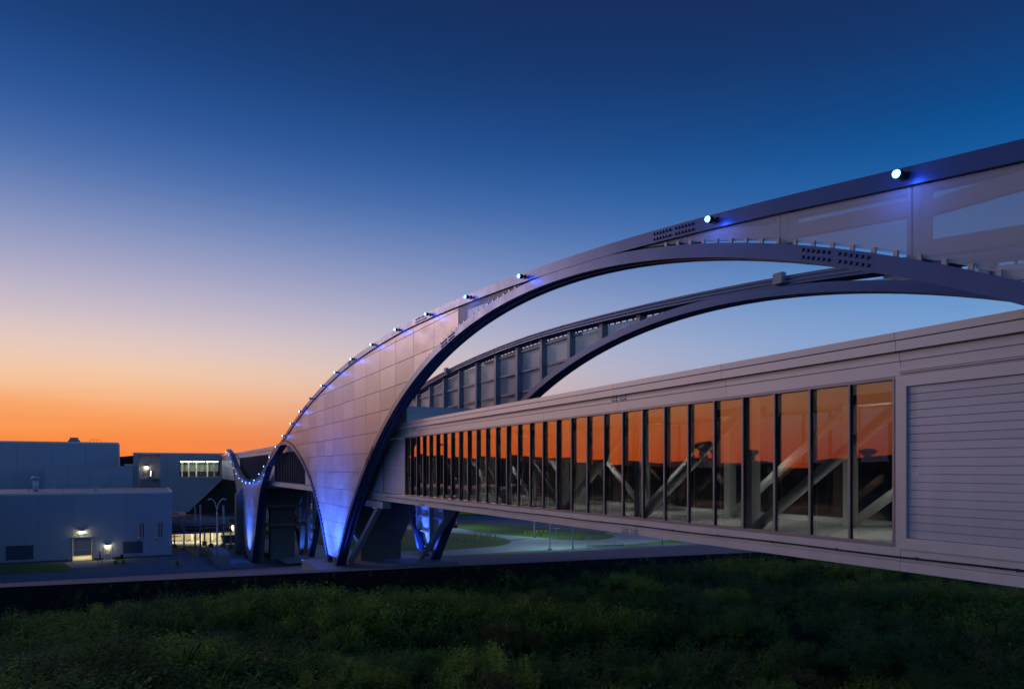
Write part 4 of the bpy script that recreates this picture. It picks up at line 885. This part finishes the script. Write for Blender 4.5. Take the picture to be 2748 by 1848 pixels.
# ------------------------------------------------------------------ overgrown hollow: weeds and shrubs
def plant_template(kind, seed):
    """leaf quads (n, 4, 3) of one plant about one unit tall."""
    g = np.random.default_rng(seed); Q = []
    ns = {0: 9, 1: 7, 2: 14}[kind]
    for s in range(ns):
        az = g.uniform(0, 2 * math.pi); lean = g.uniform(.05, .55); L = g.uniform(.6, 1.05)
        base = np.array([g.normal(0, .16), g.normal(0, .16), 0])
        nl = {0: 11, 1: 15, 2: 5}[kind]
        for i in range(nl):
            t = (i + .6) / nl; p = base + np.array([math.cos(az) * lean * t * t, math.sin(az) * lean * t * t, 1.0 * t]) * L
            a = g.uniform(0, 2 * math.pi); le = {0: .17, 1: .11, 2: .30}[kind] * g.uniform(.6, 1.3) * (1.15 - .5 * t); wd = le * {0: .34, 1: .30, 2: .13}[kind]
            d = np.array([math.cos(a), math.sin(a), g.uniform(-.1, .8)]); d /= np.linalg.norm(d); sd = np.cross(d, [0, 0, 1]); sd /= np.linalg.norm(sd) + 1e-6
            Q.append([p, p + d * le * .5 + sd * wd, p + d * le, p + d * le * .5 - sd * wd])
    return np.array(Q)
TPL = [plant_template(k, 11 + i) for i, k in enumerate((0, 0, 1, 1, 2, 2))]
def patch(x, y): return .5 + .28 * wob(x, y, .13, 3) + .22 * wob(x, y, .31, 7) + .12 * wob(x, y, .77, 1)
def leaf_mesh(name, plants, m):
    V, col = [], []
    for (x, y, zz, s, sz, k, c) in plants:
        q = TPL[k]; a = random.uniform(0, 6.283); ca_, sa_ = math.cos(a), math.sin(a)
        Rm = np.array([[ca_ * s, -sa_ * s, 0], [sa_ * s, ca_ * s, 0], [0, 0, sz]])
        V.append((q.reshape(-1, 3) @ Rm.T) + np.array([x, y, zz])); cc = np.empty((len(q) * 4, 4), np.float32); cc[:, :3] = c; cc[:, 3] = 1
        cc[:, :3] *= np.repeat(rng.uniform(.86, 1.14, len(q)), 4)[:, None]; col.append(cc)
    V = np.concatenate(V).astype(np.float32); col = np.concatenate(col); nv = len(V); nf = nv // 4
    me = bpy.data.meshes.new(name); me.vertices.add(nv); me.vertices.foreach_set('co', V.ravel()); me.loops.add(nv); me.loops.foreach_set('vertex_index', np.arange(nv, dtype=np.int32))
    me.polygons.add(nf); me.polygons.foreach_set('loop_start', np.arange(0, nv, 4, dtype=np.int32)); me.polygons.foreach_set('loop_total', np.full(nf, 4, dtype=np.int32))
    at = me.color_attributes.new('tint', 'FLOAT_COLOR', 'POINT'); at.data.foreach_set('color', col.ravel())
    me.materials.append(m); me.update(calc_edges=True); return me
lm = bpy.data.materials.new('leaf'); lm.use_nodes = True; t_ = lm.node_tree; p_ = t_.nodes['Principled BSDF']; an = t_.nodes.new('ShaderNodeVertexColor'); an.layer_name = 'tint'
t_.links.new(an.outputs[0], p_.inputs['Base Color']); p_.inputs['Roughness'].default_value = .8; p_.inputs['Specular IOR Level'].default_value = .15
tl_ = t_.nodes.new('ShaderNodeBsdfTranslucent'); t_.links.new(an.outputs[0], tl_.inputs[0]); ms_ = t_.nodes.new('ShaderNodeMixShader'); ms_.inputs[0].default_value = .3
t_.links.new(p_.outputs[0], ms_.inputs[1]); t_.links.new(tl_.outputs[0], ms_.inputs[2]); t_.links.new(ms_.outputs[0], t_.nodes['Material Output'].inputs[0])
GREENS = [np.array(c) for c in ((.095, .20, .05), (.17, .34, .06), (.34, .46, .07), (.25, .22, .08), (.12, .28, .10))]
def visible(x, y):
    d = x * .4562 + y * .8899; xr = x * .8899 - y * .4562
    return d > 16 and abs(xr / d) < .78
plants = []; tries = 0
while len(plants) < 10500 and tries < 200000:
    tries += 1
    x, y = random.uniform(-14, 92), random.uniform(3, 53.3)
    if not visible(x, y): continue
    p = patch(x, y); d = x * .4562 + y * .8899
    if random.random() > min(1, 36. / d) : continue
    if random.random() > .35 + .8 * p: continue
    if y > 50.5 and random.random() < .72: continue
    c = GREENS[0] * (1 - p) + GREENS[1 if random.random() < .6 else 4] * p
    if p > .62 and random.random() < .7: c = GREENS[2] * random.uniform(.7, 1.1)
    elif random.random() < .08: c = GREENS[3]
    s = random.uniform(.5, 1.1) * (.5 + 1.15 * p) * (.55 if y > 51.5 else 1); plants.append((x, y, basin(x, y) - .05, s, s * random.uniform(.7, 1.15), random.randrange(6), c * random.uniform(.75, 1.2)))
mounds = 0
while mounds < 230:
    x, y = random.uniform(-14, 92), random.uniform(6, 50)
    if not visible(x, y) or random.random() > 30. / (x * .4562 + y * .8899): continue
    mounds += 1; s = random.uniform(.7, 2.1) if random.random() < .8 else random.uniform(2, 3.1); zz = basin(x, y); asp = random.uniform(.5, .85)
    c = GREENS[random.choice((0, 0, 1, 1, 1, 2, 4, 4, 3))] * random.uniform(.75, 1.15); kd = random.choice(((0, 1), (2, 3), (0, 3), (2, 0)))
    for i in range(int(16 + 13 * s)):
        a, q = random.uniform(0, 6.283), math.sqrt(random.random()); hz = math.sqrt(max(0, 1 - q * q)) * s * asp * .75
        ps_ = random.uniform(.38, .62) * (.55 + .3 * s)
        plants.append((x + q * s * .72 * math.cos(a), y + q * s * .72 * math.sin(a), zz - .1 + hz * random.uniform(.35, .95), ps_ * 1.1, ps_ * random.uniform(.6, 1.0), random.choice(kd), c * random.uniform(.85, 1.12)))
tag(link('weeds', leaf_mesh('weeds', plants, lm)), 'dark green weeds and brush filling the hollow in the foreground', 'weeds', kind='stuff')
# single shrubs that stand out
SH = [((31.5, 40.5), 2.3, 'largest pale green shrub left of the bridge underside, in the upper row'), ((27.3, 35.5), 1.7, 'small bright upright shrub right of the middle of the hollow'), ((21.5, 31.0), 2.0, 'broad yellow-green shrub in the middle of the hollow'),
      ((44.0, 41.0), 1.9, 'pale shrub under the bridge soffit'), ((53.0, 38.5), 2.0, 'rightmost pale shrub below the bridge fascia'), ((34.0, 18.5), 2.0, 'yellowish shrub in the bottom right corner'),
      ((1.0, 28.6), 2.1, 'wide yellow-green shrub at the bottom left of centre'), ((-1.8, 27.2), 1.7, 'yellow-green shrub in the bottom left corner'), ((8.2, 33.5), 1.9, 'pale shrub left of centre near the bottom edge')]
for (x, y), s, lab in SH:
    zz = basin(x, y); r = empty('shrub', (x, y, zz), lab, 'shrub', 'shrubs in the hollow'); ps = []
    for i in range(26):
        a, q = random.uniform(0, 6.283), math.sqrt(random.random()) * s * .55; h = (1 - (q / (s * .62)) ** 2) * s * .55
        ps.append((x + q * math.cos(a), y + q * math.sin(a), zz + max(0, h) * random.uniform(0, .75), s * random.uniform(.35, .5), s * random.uniform(.32, .5), random.choice((0, 2, 3, 1)), GREENS[2] * random.uniform(.9, 1.1)))
    hook(link('foliage', leaf_mesh('foliage', ps, lm)), r)
    for i in range(4):
        a = random.uniform(0, 6.283); MB().tube([(x, y, zz - .1), (x + .15 * math.cos(a) * s, y + .15 * math.sin(a) * s, zz + .35 * s), (x + .35 * math.cos(a) * s, y + .35 * math.sin(a) * s, zz + .7 * s)], [.04, .03, .015], 5).build('stem', M['bark'], r)
